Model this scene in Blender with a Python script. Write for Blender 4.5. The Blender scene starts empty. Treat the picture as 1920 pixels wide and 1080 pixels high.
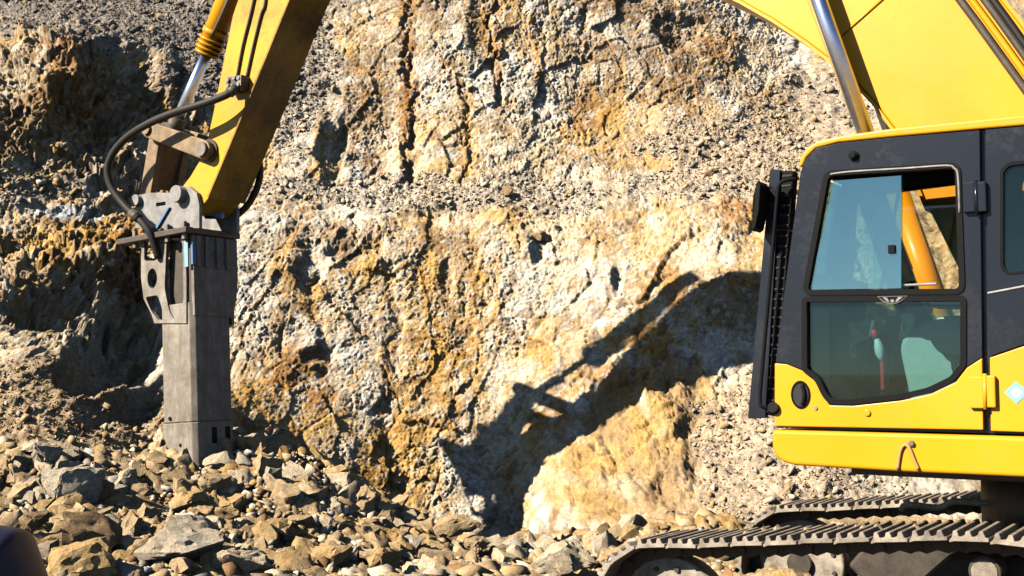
import bpy, bmesh, math, random
import numpy as np
from mathutils import Vector, Matrix

random.seed(7)
RNG = np.random.default_rng(11)
sc = bpy.context.scene
COL = sc.collection

# ------------------------------------------------------------------ camera
FPX = 2170.0                       # focal length in pixels of the 1920 px wide photograph
PITCH = math.atan(160 / FPX)
CZ = 1.65
cam_d = bpy.data.cameras.new('camera')
cam_d.sensor_width = 36.0
cam_d.lens = 36.0 * FPX / 1920.0
cam_d.clip_start = 0.05
cam_d.clip_end = 3000.0
cam = bpy.data.objects.new('camera', cam_d)
COL.objects.link(cam)
cam.location = (0, 0, CZ)
cam.rotation_euler = (math.pi / 2 + PITCH, 0, 0)
sc.camera = cam

# ------------------------------------------------------------------ sky, sun, exposure
SUN_EL = math.radians(34.0)
SUN_H = Vector((-0.88, -0.475)).normalized()          # horizontal direction towards the sun
world = bpy.data.worlds.new('World')
sc.world = world
world.use_nodes = True
wn = world.node_tree
wn.nodes.clear()
sky = wn.nodes.new('ShaderNodeTexSky')
sky.sky_type = 'NISHITA'
sky.sun_disc = False
sky.sun_elevation = SUN_EL
sky.sun_rotation = math.atan2(SUN_H.x, SUN_H.y)
sky.altitude = 2500
sky.air_density = 0.8
sky.dust_density = 0.2
bg = wn.nodes.new('ShaderNodeBackground')
bg.inputs['Strength'].default_value = 0.05
wo = wn.nodes.new('ShaderNodeOutputWorld')
wn.links.new(sky.outputs[0], bg.inputs['Color'])
wn.links.new(bg.outputs[0], wo.inputs['Surface'])

sun_d = bpy.data.lights.new('sun', 'SUN')
sun_d.energy = 5.0
sun_d.angle = math.radians(0.5)
sun_d.color = (1.0, 0.91, 0.77)
sun = bpy.data.objects.new('sun', sun_d)
COL.objects.link(sun)
to_sun = Vector((SUN_H.x * math.cos(SUN_EL), SUN_H.y * math.cos(SUN_EL), math.sin(SUN_EL)))
sun.rotation_euler = to_sun.to_track_quat('Z', 'Y').to_euler()
sun.location = to_sun * 40

sc.cycles.max_bounces = 8
sc.cycles.diffuse_bounces = 0
sc.view_settings.view_transform = 'Standard'
sc.view_settings.look = 'None'
sc.view_settings.exposure = 1.24
sc.view_settings.gamma = 1.0
sc.view_settings.use_curve_mapping = False

# ------------------------------------------------------------------ geometry of the view (pixel -> world)
TH = math.radians(33)
FW = np.array([-math.cos(TH), math.sin(TH)])          # machine forward
LF = np.array([-math.sin(TH), -math.cos(TH)])         # machine left (towards the camera)
ORG = 1.0 * FW - 8.27 * LF                            # swing centre


def ray(x, y):
    a = (x - 960) / FPX
    b = -(y - 540) / FPX
    return np.array([a, math.cos(PITCH) - b * math.sin(PITCH), math.sin(PITCH) + b * math.cos(PITCH)])


def U(x, y, yl):
    """pixel -> (x', z) on the machine plane y' = yl"""
    d = ray(x, y)
    t = (yl + ORG @ LF) / (d[:2] @ LF)
    p = d * t
    q = p[:2] - ORG
    return (float(q @ FW), float(p[2] + CZ))


def UP(pts, yl):
    return [U(x, y, yl) for x, y in pts]


def at_depth(x, y, Y):
    d = ray(x, y)
    t = Y / d[1]
    return np.array([d[0] * t, Y, d[2] * t + CZ])


def to_px(X, Y, Z):
    dz = Z - CZ
    fy = Y * math.cos(PITCH) + dz * math.sin(PITCH)
    up = -Y * math.sin(PITCH) + dz * math.cos(PITCH)
    return 960 + FPX * X / fy, 540 - FPX * up / fy


# ------------------------------------------------------------------ materials
class NT:
    def __init__(self, name):
        self.m = bpy.data.materials.new(name)
        self.m.use_nodes = True
        self.t = self.m.node_tree
        self.t.nodes.clear()
        self.out = self.t.nodes.new('ShaderNodeOutputMaterial')

    def n(self, typ, **kw):
        nd = self.t.nodes.new(typ)
        for k, v in kw.items():
            if k.startswith('i_'):
                key = k[2:]
                key = int(key) if key.isdigit() else key.replace('_', ' ')
                nd.inputs[key].default_value = v
            else:
                setattr(nd, k, v)
        return nd

    def l(self, a, b):
        self.t.links.new(a, b)

    def pos(self):
        return self.n('ShaderNodeNewGeometry').outputs['Position']

    def noise(self, scale, detail=6, rough=0.6, vec=None, dist=0.0):
        nd = self.n('ShaderNodeTexNoise', i_Scale=scale, i_Detail=detail, i_Roughness=rough, i_Distortion=dist)
        self.l(vec if vec is not None else self.pos(), nd.inputs['Vector'])
        return nd.outputs['Fac']

    def ramp(self, fac, stops, interp='LINEAR'):
        nd = self.n('ShaderNodeValToRGB')
        cr = nd.color_ramp
        cr.interpolation = interp
        while len(cr.elements) < len(stops):
            cr.elements.new(0.5)
        for e, (p, c) in zip(cr.elements, stops):
            e.position = p
            e.color = c if len(c) == 4 else (*c, 1)
        self.l(fac, nd.inputs[0])
        return nd.outputs['Color']

    def mix(self, fac, a, b, blend='MIX'):
        nd = self.n('ShaderNodeMix', data_type='RGBA', blend_type=blend)
        for sock, v in ((nd.inputs['Factor'], fac), (nd.inputs['A'], a), (nd.inputs['B'], b)):
            pass
        ins = {s.identifier: s for s in nd.inputs}
        for key, v in (('Factor_Float', fac), ('A_Color', a), ('B_Color', b)):
            s = ins[key]
            if isinstance(v, (int, float)):
                s.default_value = v
            elif isinstance(v, tuple):
                s.default_value = v if len(v) == 4 else (*v, 1)
            else:
                self.l(v, s)
        return [o for o in nd.outputs if o.identifier == 'Result_Color'][0]

    def math(self, op, a, b=0.0, clamp=False):
        nd = self.n('ShaderNodeMath', operation=op, use_clamp=clamp)
        for i, v in enumerate((a, b)):
            if isinstance(v, (int, float)):
                nd.inputs[i].default_value = v
            else:
                self.l(v, nd.inputs[i])
        return nd.outputs[0]

    def principled(self, **kw):
        p = self.n('ShaderNodeBsdfPrincipled')
        for k, v in kw.items():
            s = p.inputs[k.replace('_', ' ')]
            if isinstance(v, (int, float)):
                s.default_value = v
            elif isinstance(v, tuple):
                s.default_value = v if len(v) == 4 else (*v, 1)
            else:
                self.l(v, s)
        return p

    def bump(self, height, strength, dist):
        b = self.n('ShaderNodeBump', i_Strength=strength, i_Distance=dist)
        self.l(height, b.inputs['Height'])
        return b.outputs[0]

    def done(self, shader):
        self.l(shader.outputs[0], self.out.inputs['Surface'])
        return self.m


def paint(name, col, dirt=(0.30, 0.22, 0.13), amount=0.5, rough=0.38, chips=None, lo=0.5, hi=0.8, coat=0.2, cl=0.66):
    t = NT(name)
    big = t.noise(1.7, 8, 0.68)
    fine = t.noise(34, 4, 0.6)
    f = t.math('ADD', t.math('MULTIPLY', big, 0.75), t.math('MULTIPLY', fine, 0.25))
    mask = t.ramp(f, [(lo, (0, 0, 0)), (hi, (1, 1, 1))])
    shade = t.ramp(t.noise(0.9, 3, 0.5), [(0.3, tuple(c * 0.84 for c in col)), (0.7, tuple(min(1, c * 1.06) for c in col))])
    c = t.mix(t.math('MULTIPLY', mask, amount), shade, dirt)
    if chips:
        cm = t.ramp(t.noise(9, 7, 0.75), [(cl, (0, 0, 0)), (cl + 0.03, (1, 1, 1))])
        c = t.mix(t.math('MULTIPLY', cm, 0.8), c, chips)
    r = t.math('ADD', t.math('MULTIPLY', mask, 0.4), rough, True)
    p = t.principled(Base_Color=c, Roughness=r, Coat_Weight=coat, Coat_Roughness=0.15)
    p.inputs['Specular IOR Level'].default_value = 0.3
    t.l(t.bump(t.noise(60, 3, 0.5), 0.04, 0.004), p.inputs['Normal'])
    return t.done(p)


def metal(name, a, b, rough=0.6, met=0.0, scale=6.0, bump=0.25, c3=None):
    t = NT(name)
    f = t.noise(scale, 9, 0.7)
    st = [(0.32, a), (0.66, b)]
    if c3:
        st.insert(1, (0.5, c3))
    c = t.ramp(f, st)
    c = t.mix(t.math('MULTIPLY', t.noise(scale * 9, 5, 0.7), 0.35), c, tuple(x * 0.45 for x in a))
    p = t.principled(Base_Color=c, Roughness=rough, Metallic=met)
    t.l(t.bump(t.noise(scale * 7, 6, 0.7), bump, 0.01), p.inputs['Normal'])
    return t.done(p)


def simple(name, col, rough=0.5, met=0.0):
    t = NT(name)
    v = t.noise(25, 5, 0.6)
    c = t.mix(v, tuple(x * 0.8 for x in col), tuple(min(1, x * 1.15) for x in col))
    p = t.principled(Base_Color=c, Roughness=rough, Metallic=met)
    p.inputs['Specular IOR Level'].default_value = 0.3 if max(col) > 0.01 else 0.12
    return t.done(p)


def glass_mat(name, tint, dust, dust_f, gloss_f):
    t = NT(name)
    tr = t.n('ShaderNodeBsdfTransparent')
    tr.inputs[0].default_value = (*tint, 1)
    df = t.n('ShaderNodeBsdfDiffuse')
    df.inputs[0].default_value = (*dust, 1)
    gl = t.n('ShaderNodeBsdfGlossy')
    gl.inputs['Color'].default_value = (0.78, 0.95, 0.93, 1)
    gl.inputs['Roughness'].default_value = 0.02
    m1 = t.n('ShaderNodeMixShader')
    m2 = t.n('ShaderNodeMixShader')
    dn = t.ramp(t.noise(2.2, 7, 0.65), [(0.25, (dust_f * 0.55,) * 3), (0.75, (dust_f * 1.4,) * 3)])
    t.l(dn, m1.inputs[0])
    t.l(tr.outputs[0], m1.inputs[1])
    t.l(df.outputs[0], m1.inputs[2])
    lw = t.n('ShaderNodeLayerWeight', i_Blend=0.25)
    ff = t.math('ADD', t.math('MULTIPLY', lw.outputs['Fresnel'], 0.8), gloss_f, True)
    t.l(ff, m2.inputs[0])
    t.l(m1.outputs[0], m2.inputs[1])
    t.l(gl.outputs[0], m2.inputs[2])
    return t.done(m2)


def rock_vcol(name, attr, rnd=False, fine=(14, 60), bump=0.6, bdist=0.03):
    """rock: colour attribute (or a per-object random tone) broken up by grain, veins and relief"""
    t = NT(name)
    if rnd:
        oi = t.n('ShaderNodeObjectInfo')
        base = oi.outputs['Color']
        vec = t.n('ShaderNodeTexCoord').outputs['Object']
        add = t.n('ShaderNodeVectorMath', operation='ADD')
        t.l(vec, add.inputs[0])
        sm = t.n('ShaderNodeVectorMath', operation='SCALE')
        sm.inputs[0].default_value = (13.1, 7.7, 21.3)
        t.l(oi.outputs['Random'], sm.inputs['Scale'])
        t.l(sm.outputs[0], add.inputs[1])
        vec = add.outputs[0]
        s0 = 5.0
        patch = t.ramp(t.noise(s0, 5, 0.6, vec), [(0.48, (0, 0, 0)), (0.66, (1, 1, 1))])
        base = t.mix(t.math('MULTIPLY', patch, 0.38), base, (0.40, 0.22, 0.06))
        pale = t.ramp(t.noise(s0 * 1.7, 5, 0.65, vec, 0.6), [(0.52, (0, 0, 0)), (0.68, (1, 1, 1))])
        base = t.mix(t.math('MULTIPLY', pale, 0.35), base, (0.56, 0.50, 0.41))
    else:
        base = t.n('ShaderNodeAttribute', attribute_name=attr).outputs['Color']
        vec = t.pos()
    n1 = t.noise(fine[0], 8, 0.72, vec)
    n2 = t.noise(fine[1], 6, 0.7, vec, 0.3)
    g = t.ramp(n1, [(0.30, (0.62, 0.58, 0.55)), (0.5, (1.0, 1.0, 1.0)), (0.72, (1.18, 1.16, 1.12))])
    c = t.mix(1.0, base, g, 'MULTIPLY')
    g2 = t.ramp(n2, [(0.32, (0.60, 0.58, 0.55)), (0.5, (1.0, 1.0, 1.0)), (0.70, (1.20, 1.18, 1.14))])
    c = t.mix(1.0, c, g2, 'MULTIPLY')
    h = t.math('ADD', t.math('MULTIPLY', n1, 0.6), t.math('MULTIPLY', n2, 0.4))
    p = t.principled(Base_Color=c, Roughness=0.92)
    p.inputs['Specular IOR Level'].default_value = 0.2
    t.l(t.bump(h, bump, bdist), p.inputs['Normal'])
    return t.done(p)


M = {}
M['yellow'] = paint('yellow_paint', (0.70, 0.305, 0.004), (0.46, 0.25, 0.035), 0.42, 0.36, chips=(0.26, 0.15, 0.04), cl=0.70, lo=0.47, hi=0.78)
M['yellow_worn'] = paint('worn_yellow_paint', (0.66, 0.34, 0.012), (0.20, 0.12, 0.05), 0.8, 0.45, chips=(0.14, 0.08, 0.04), lo=0.42, hi=0.66)
M['yellow_scraped_shaded'] = paint('scraped_shaded_yellow_paint', (0.42, 0.22, 0.012), (0.12, 0.07, 0.03), 0.9, 0.5, chips=(0.10, 0.055, 0.025), lo=0.36, hi=0.6)  # real scraped streaks; base darkened to put the arm's shaded side into colour
M['charcoal'] = paint('charcoal_paint', (0.0095, 0.012, 0.019), (0.09, 0.08, 0.07), 0.07, 0.26, lo=0.5, hi=0.85, coat=0.1)
M['black'] = simple('black_rubber', (0.005, 0.005, 0.0055), 0.7)
M['black_gloss'] = simple('black_gloss', (0.005, 0.005, 0.006), 0.25)
M['hose'] = simple('hose_rubber', (0.016, 0.0145, 0.013), 0.6)
M['chrome'] = metal('chrome_rod', (0.36, 0.46, 0.72), (0.55, 0.64, 0.86), 0.30, 1.0, 3.0, 0.02)  # blue of the reflected sky is painted into the metal colour
def scraped_steel():
    t = NT('scraped_dusty_steel')
    sc_ = t.n('ShaderNodeVectorMath', operation='MULTIPLY')
    sc_.inputs[1].default_value = (9.0, 9.0, 1.1)
    t.l(t.pos(), sc_.inputs[0])
    streak = t.noise(1.6, 8, 0.72, sc_.outputs[0])
    blot = t.noise(4.5, 9, 0.72)
    c = t.ramp(blot, [(0.30, (0.10, 0.08, 0.06)), (0.48, (0.21, 0.18, 0.145)), (0.66, (0.33, 0.295, 0.25))])
    c = t.mix(t.ramp(streak, [(0.44, (0, 0, 0)), (0.66, (0.75, 0.75, 0.75))]), c, (0.12, 0.085, 0.055))
    scr = t.n('ShaderNodeTexNoise', i_Scale=26.0, i_Detail=3, i_Roughness=0.5, i_Distortion=2.5)
    t.l(sc_.outputs[0], scr.inputs['Vector'])
    c = t.mix(t.ramp(scr.outputs['Fac'], [(0.60, (0, 0, 0)), (0.66, (0.6, 0.6, 0.6))]), c, (0.46, 0.43, 0.39))
    p = t.principled(Base_Color=c, Roughness=0.72)
    t.l(t.bump(t.math('ADD', t.noise(40, 6, 0.7), scr.outputs['Fac']), 0.35, 0.012), p.inputs['Normal'])
    return t.done(p)


M['steel'] = scraped_steel()
M['steel_dark'] = metal('dark_greasy_steel', (0.030, 0.024, 0.018), (0.085, 0.062, 0.042), 0.6, 0.0, 7.0, 0.3)
M['track'] = metal('dusty_track_steel', (0.10, 0.08, 0.06), (0.46, 0.385, 0.30), 0.7, 0.0, 7.0, 0.5)
M['track_dark'] = metal('dirty_shaded_link_steel', (0.018, 0.014, 0.011), (0.075, 0.055, 0.038), 0.75, 0.0, 8.0, 0.35)  # dirty steel, darkened further to paint in the shade under the shoes
M['link'] = metal('rusty_link_paint', (0.085, 0.05, 0.025), (0.34, 0.23, 0.11), 0.6, 0.0, 7.0, 0.3)
M['bracket'] = metal('bracket_grey', (0.13, 0.12, 0.115), (0.33, 0.315, 0.30), 0.55, 0.0, 7.0, 0.2)
M['glass'] = glass_mat('teal_glass', (0.50, 0.72, 0.72), (0.12, 0.30, 0.33), 0.10, 0.22)
M['glass_low'] = glass_mat('dark_teal_glass', (0.66, 0.80, 0.78), (0.30, 0.42, 0.42), 0.012, 0.015)
M['glass_far'] = glass_mat('amber_dusty_glass', (0.85, 0.80, 0.66), (0.5, 0.4, 0.25), 0.06, 0.03)
M['cabin'] = simple('cabin_plastic', (0.016, 0.017, 0.019), 0.65)
M['cabin_grey'] = simple('cabin_grey_trim', (0.34, 0.39, 0.385), 0.5)
M['seat'] = simple('seat_cloth', (0.012, 0.012, 0.014), 0.9)
M['red'] = simple('red_plastic', (0.55, 0.03, 0.04), 0.4)
M['bottle'] = simple('pale_blue_plastic', (0.46, 0.52, 0.54), 0.3)
M['sticker'] = simple('pale_blue_sticker', (0.20, 0.42, 0.52), 0.5)
M['white'] = simple('white_print', (0.75, 0.75, 0.73), 0.5)
M['blue'] = simple('blue_paint', (0.12, 0.19, 0.32), 0.45)
M['tan'] = simple('tan_wire', (0.42, 0.24, 0.07), 0.5)
M['rock'] = rock_vcol('fractured_rock', 'col', bump=0.9, bdist=0.05)
M['rubble'] = rock_vcol('rubble_earth', 'col', bump=0.8, bdist=0.04)
M['gravel'] = rock_vcol('loose_stone', 'col', fine=(24, 90), bump=0.5, bdist=0.02)
M['stone'] = rock_vcol('broken_stone', 'col', rnd=True, fine=(7, 32), bump=0.9, bdist=0.05)
M['navy'] = simple('navy_padded_cloth', (0.010, 0.011, 0.030), 0.5)
M['skin'] = simple('skin', (0.42, 0.25, 0.17), 0.5)
M['hair'] = simple('dark_hair', (0.012, 0.010, 0.009), 0.6)
M['trousers'] = simple('dark_trousers', (0.02, 0.02, 0.025), 0.85)
M['mudclod'] = simple('dried_mud', (0.42, 0.30, 0.18), 0.95)


# ------------------------------------------------------------------ mesh helpers
def link(o, parent=None):
    COL.objects.link(o)
    if parent is not None:
        o.parent = parent
    return o


def mk(name, verts, faces, mat, parent=None, smooth=False, bevel=0.0, seg=2):
    me = bpy.data.meshes.new(name)
    me.from_pydata([tuple(map(float, v)) for v in verts], [], faces)
    bm = bmesh.new()
    bm.from_mesh(me)
    bmesh.ops.recalc_face_normals(bm, faces=bm.faces)
    bm.to_mesh(me)
    bm.free()
    me.materials.append(mat)
    if smooth:
        me.polygons.foreach_set('use_smooth', [len(p.vertices) == 4 for p in me.polygons])
    o = link(bpy.data.objects.new(name, me), parent)
    if bevel > 0:
        b = o.modifiers.new('bevel', 'BEVEL')
        b.width = bevel
        b.segments = seg
        b.limit_method = 'ANGLE'
        b.angle_limit = math.radians(35)
    return o


class B:
    """collects solids in machine coordinates (x forward, y left, z up)"""

    def __init__(self):
        self.v = []
        self.f = []

    def add(self, v, f):
        k = len(self.v)
        self.v += [tuple(p) for p in v]
        self.f += [tuple(i + k for i in q) for q in f]
        return self

    def prism(self, poly, y0, y1):
        n = len(poly)
        v = [(x, y0, z) for x, z in poly] + [(x, y1, z) for x, z in poly]
        f = [tuple(range(n)), tuple(range(2 * n - 1, n - 1, -1))]
        f += [(i, (i + 1) % n, n + (i + 1) % n, n + i) for i in range(n)]
        return self.add(v, f)

    def box(self, x0, x1, y0, y1, z0, z1):
        return self.prism([(x0, z0), (x1, z0), (x1, z1), (x0, z1)], y0, y1)

    def tube(self, pts, r, n=10, cap=True):
        P = [Vector(p) for p in pts]
        R = r if isinstance(r, (list, tuple)) else [r] * len(P)
        v = []
        f = []
        prev = None
        for i, p in enumerate(P):
            d = (P[min(i + 1, len(P) - 1)] - P[max(i - 1, 0)])
            if d.length < 1e-9:
                d = prev[0]
            d = d.normalized()
            if prev is None:
                a = d.orthogonal().normalized()
            else:
                a = prev[1] - d * prev[1].dot(d)
                a = a.normalized() if a.length > 1e-6 else d.orthogonal().normalized()
            b = d.cross(a)
            prev = (d, a)
            for k in range(n):
                t = 2 * math.pi * k / n
                v.append(p + (a * math.cos(t) + b * math.sin(t)) * R[i])
        for i in range(len(P) - 1):
            for k in range(n):
                f.append((i * n + k, i * n + (k + 1) % n, (i + 1) * n + (k + 1) % n, (i + 1) * n + k))
        if cap:
            f.append(tuple(range(n - 1, -1, -1)))
            f.append(tuple(range((len(P) - 1) * n, len(P) * n)))
        return self.add(v, f)

    def bar(self, p0, p1, w, y0, y1, ends=6):
        """flat link with rounded ends in the x-z plane"""
        a = Vector((p0[0], p0[1]))
        b = Vector((p1[0], p1[1]))
        d = (b - a).normalized()
        ang = math.atan2(d.y, d.x)
        w0, w1 = (w if isinstance(w, tuple) else (w, w))
        poly = []
        for k in range(ends + 1):
            t = ang - math.pi / 2 + math.pi * k / ends
            poly.append((b.x + math.cos(t) * w1, b.y + math.sin(t) * w1))
        for k in range(ends + 1):
            t = ang + math.pi / 2 + math.pi * k / ends
            poly.append((a.x + math.cos(t) * w0, a.y + math.sin(t) * w0))
        return self.prism(poly, y0, y1)

    def pin(self, x, z, r, y0, y1, n=18):
        return self.tube([(x, y0, z), (x, y1, z)], r, n)

    def out(self, name, mat, parent=None, smooth=False, bevel=0.0, seg=2):
        return mk(name, self.v, self.f, mat, parent, smooth, bevel, seg)


def plate(name, outer, holes, y0, y1, mat, parent, bevel=0.0):
    """flat plate with openings, polygons in (x, z)"""
    bm = bmesh.new()
    es = []
    for poly in [outer] + holes:
        vs = [bm.verts.new((x, y0, z)) for x, z in poly]
        es += [bm.edges.new((vs[i], vs[(i + 1) % len(vs)])) for i in range(len(vs))]
    bmesh.ops.triangle_fill(bm, use_beauty=True, use_dissolve=False, edges=es)
    r = bmesh.ops.extrude_face_region(bm, geom=list(bm.faces))
    bmesh.ops.translate(bm, vec=(0, y1 - y0, 0), verts=[e for e in r['geom'] if isinstance(e, bmesh.types.BMVert)])
    bmesh.ops.recalc_face_normals(bm, faces=bm.faces)
    me = bpy.data.meshes.new(name)
    bm.to_mesh(me)
    bm.free()
    me.materials.append(mat)
    o = link(bpy.data.objects.new(name, me), parent)
    if bevel:
        b = o.modifiers.new('bevel', 'BEVEL')
        b.width = bevel
        b.segments = 2
        b.limit_method = 'ANGLE'
        b.angle_limit = math.radians(40)
    return o


def rounded(poly, r, n=4):
    out = []
    N = len(poly)
    for i in range(N):
        p = Vector(poly[i])
        a = Vector(poly[i - 1]) - p
        b = Vector(poly[(i + 1) % N]) - p
        rr = min(r, a.length * 0.45, b.length * 0.45)
        p0 = p + a.normalized() * rr
        p1 = p + b.normalized() * rr
        for k in range(n + 1):
            t = k / n
            q = p0 * (1 - t) ** 2 + p * 2 * t * (1 - t) + p1 * t * t
            out.append((q.x, q.y))
    return out


def inset(poly, d):
    """shrink a polygon by d along its edge normals"""
    N = len(poly)
    area = sum(poly[i][0] * poly[(i + 1) % N][1] - poly[(i + 1) % N][0] * poly[i][1] for i in range(N))
    s = 1 if area > 0 else -1
    out = []
    for i in range(N):
        p = Vector(poly[i])
        e0 = (p - Vector(poly[i - 1])).normalized()
        e1 = (Vector(poly[(i + 1) % N]) - p).normalized()
        n0 = Vector((-e0.y, e0.x)) * s
        n1 = Vector((-e1.y, e1.x)) * s
        m = n0 + n1
        m = m / max(0.5, m.length_squared / 2)
        out.append((p.x + m.x * d, p.y + m.y * d))
    return out


def smooth_path(pts, n=6):
    """Catmull-Rom through points"""
    P = [Vector(p) for p in pts]
    out = []
    for i in range(len(P) - 1):
        p0 = P[max(i - 1, 0)]
        p1 = P[i]
        p2 = P[i + 1]
        p3 = P[min(i + 2, len(P) - 1)]
        for k in range(n):
            t = k / n
            out.append(0.5 * ((2 * p1) + (p2 - p0) * t + (2 * p0 - 5 * p1 + 4 * p2 - p3) * t * t + (3 * p1 - p0 - 3 * p2 + p3) * t ** 3))
    out.append(P[-1])
    return out


def tag(o, label, cat=None, group=None, kind=None):
    if label:
        o['label'] = label
    if cat:
        o['category'] = cat
    if group:
        o['group'] = group
    if kind:
        o['kind'] = kind
    return o


# ------------------------------------------------------------------ numpy noise
def hash2(ix, iy, seed):
    h = (ix.astype(np.int64) * 374761393 + iy.astype(np.int64) * 668265263 + seed * 1442695041) & 0xffffffff
    h = ((h ^ (h >> 13)) * 1274126177) & 0xffffffff
    h = (h ^ (h >> 16)) * 2246822519 & 0xffffffff
    return ((h ^ (h >> 15)) & 0xffffff) / float(0x1000000)


def vnoise(x, y, seed):
    ix = np.floor(x)
    iy = np.floor(y)
    fx = x - ix
    fy = y - iy
    fx = fx * fx * fx * (fx * (fx * 6 - 15) + 10)
    fy = fy * fy * fy * (fy * (fy * 6 - 15) + 10)
    a = hash2(ix, iy, seed)
    b = hash2(ix + 1, iy, seed)
    c = hash2(ix, iy + 1, seed)
    d = hash2(ix + 1, iy + 1, seed)
    return (a + (b - a) * fx) * (1 - fy) + (c + (d - c) * fx) * fy - 0.5


def fbm(x, y, seed, octv=4, gain=0.5):
    s = 0
    a = 1.0
    for o in range(octv):
        s = s + a * vnoise(x * 2 ** o + 17.3 * o, y * 2 ** o - 9.1 * o, seed + o)
        a *= gain
    return s


def facets(x, y, seed, tilt=1.0):
    """broken-rock relief: every Voronoi cell is a tilted plane at its own level; also returns edge distance and cell id"""
    ix = np.floor(x)
    iy = np.floor(y)
    best = np.full(x.shape, 1e9)
    second = np.full(x.shape, 1e9)
    h = np.zeros(x.shape)
    cid = np.zeros(x.shape)
    for dx in (-1, 0, 1):
        for dy in (-1, 0, 1):
            cx = ix + dx
            cy = iy + dy
            px = cx + hash2(cx, cy, seed)
            py = cy + hash2(cx, cy, seed + 1)
            ex = x - px
            ey = y - py
            d = ex * ex + ey * ey
            closer = d < best
            second = np.where(closer, best, np.minimum(second, d))
            lev = hash2(cx, cy, seed + 2) - 0.5
            gx = (hash2(cx, cy, seed + 3) - 0.5) * 2 * tilt
            gy = (hash2(cx, cy, seed + 4) - 0.5) * 2 * tilt
            h = np.where(closer, lev + gx * ex + gy * ey, h)
            cid = np.where(closer, hash2(cx, cy, seed + 5), cid)
            best = np.where(closer, d, best)
    return h, np.sqrt(second) - np.sqrt(best), cid, np.sqrt(best)


def hash3(ix, iy, iz, seed):
    h = ix * np.int64(374761393) + iy * np.int64(668265263) + iz * np.int64(1440662683) + np.int64(seed * 97561)
    h ^= (h >> np.int64(13))
    h *= np.int64(1274126177)
    h ^= (h >> np.int64(29))
    h *= np.int64(-7046029254386353131)
    h ^= (h >> np.int64(32))
    return h


def bits(h, k):
    return ((h >> np.int64(k)) & np.int64(1023)).astype(np.float32) * np.float32(1 / 1023)


def facets3(x, y, z, seed, tilt=1.0):
    """broken-rock relief in space: every 3-D Voronoi cell cuts the surface as a tilted plane at its own level.
    returns height, edge distance, cell tone, distance to the cell centre"""
    with np.errstate(over='ignore'):
        ix, iy, iz = (np.floor(q).astype(np.int64) for q in (x, y, z))
        fx, fy, fz = ((q - i).astype(np.float32) for q, i in ((x, ix), (y, iy), (z, iz)))
        best = np.full(x.shape, 1e9, np.float32)
        second = best.copy()
        bh_ = np.zeros(x.shape, np.int64)
        bx = np.zeros(x.shape, np.float32)
        by = bx.copy()
        bz = bx.copy()
        for dx in (-1, 0, 1):
            for dy in (-1, 0, 1):
                for dz in (-1, 0, 1):
                    h = hash3(ix + dx, iy + dy, iz + dz, seed)
                    ex = fx - (bits(h, 2) + np.float32(dx))
                    ey = fy - (bits(h, 13) + np.float32(dy))
                    ez = fz - (bits(h, 24) + np.float32(dz))
                    d = ex * ex + ey * ey + ez * ez
                    c = d < best
                    second = np.where(c, best, np.minimum(second, d))
                    best = np.where(c, d, best)
                    bh_ = np.where(c, h, bh_)
                    bx = np.where(c, ex, bx)
                    by = np.where(c, ey, by)
                    bz = np.where(c, ez, bz)
        g = hash3(bh_, bh_ >> np.int64(7), bh_ >> np.int64(19), seed + 3)
        out = bits(g, 3) - 0.5 + tilt * ((bits(g, 14) - 0.5) * 2 * bx + (bits(g, 25) - 0.5) * 2 * by + (bits(g, 36) - 0.5) * 2 * bz)
        tone = bits(g, 47)
    return out, np.sqrt(second) - np.sqrt(best), tone, np.sqrt(best)


def smoothstep(a, b, x):
    t = np.clip((x - a) / (b - a), 0, 1)
    return t * t * (3 - 2 * t)


def bilerp(gx, gy, G, x, y):
    fx = np.clip((x - gx[0]) / (gx[1] - gx[0]), 0, len(gx) - 1.001)
    fy = np.clip((y - gy[0]) / (gy[1] - gy[0]), 0, len(gy) - 1.001)
    i = fx.astype(int)
    j = fy.astype(int)
    a = fx - i
    b = fy - j
    return (G[i, j] * (1 - a) + G[i + 1, j] * a) * (1 - b) + (G[i, j + 1] * (1 - a) + G[i + 1, j + 1] * a) * b


def rbf_fit(P, V, smooth=0.02):
    d = np.sqrt(((P[:, None] - P[None]) ** 2).sum(-1))
    A = d + 0.0
    n = len(P)
    K = np.zeros((n + 3, n + 3))
    K[:n, :n] = A - smooth * np.eye(n) * -1
    K[:n, n:] = np.c_[np.ones(n), P]
    K[n:, :n] = K[:n, n:].T
    w = np.linalg.solve(K, np.r_[V, 0, 0, 0])
    return w


def rbf_eval(P, w, Q):
    d = np.sqrt(((Q[:, None] - P[None]) ** 2).sum(-1))
    return d @ w[:-3] + w[-3] + Q @ w[-2:]


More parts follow.
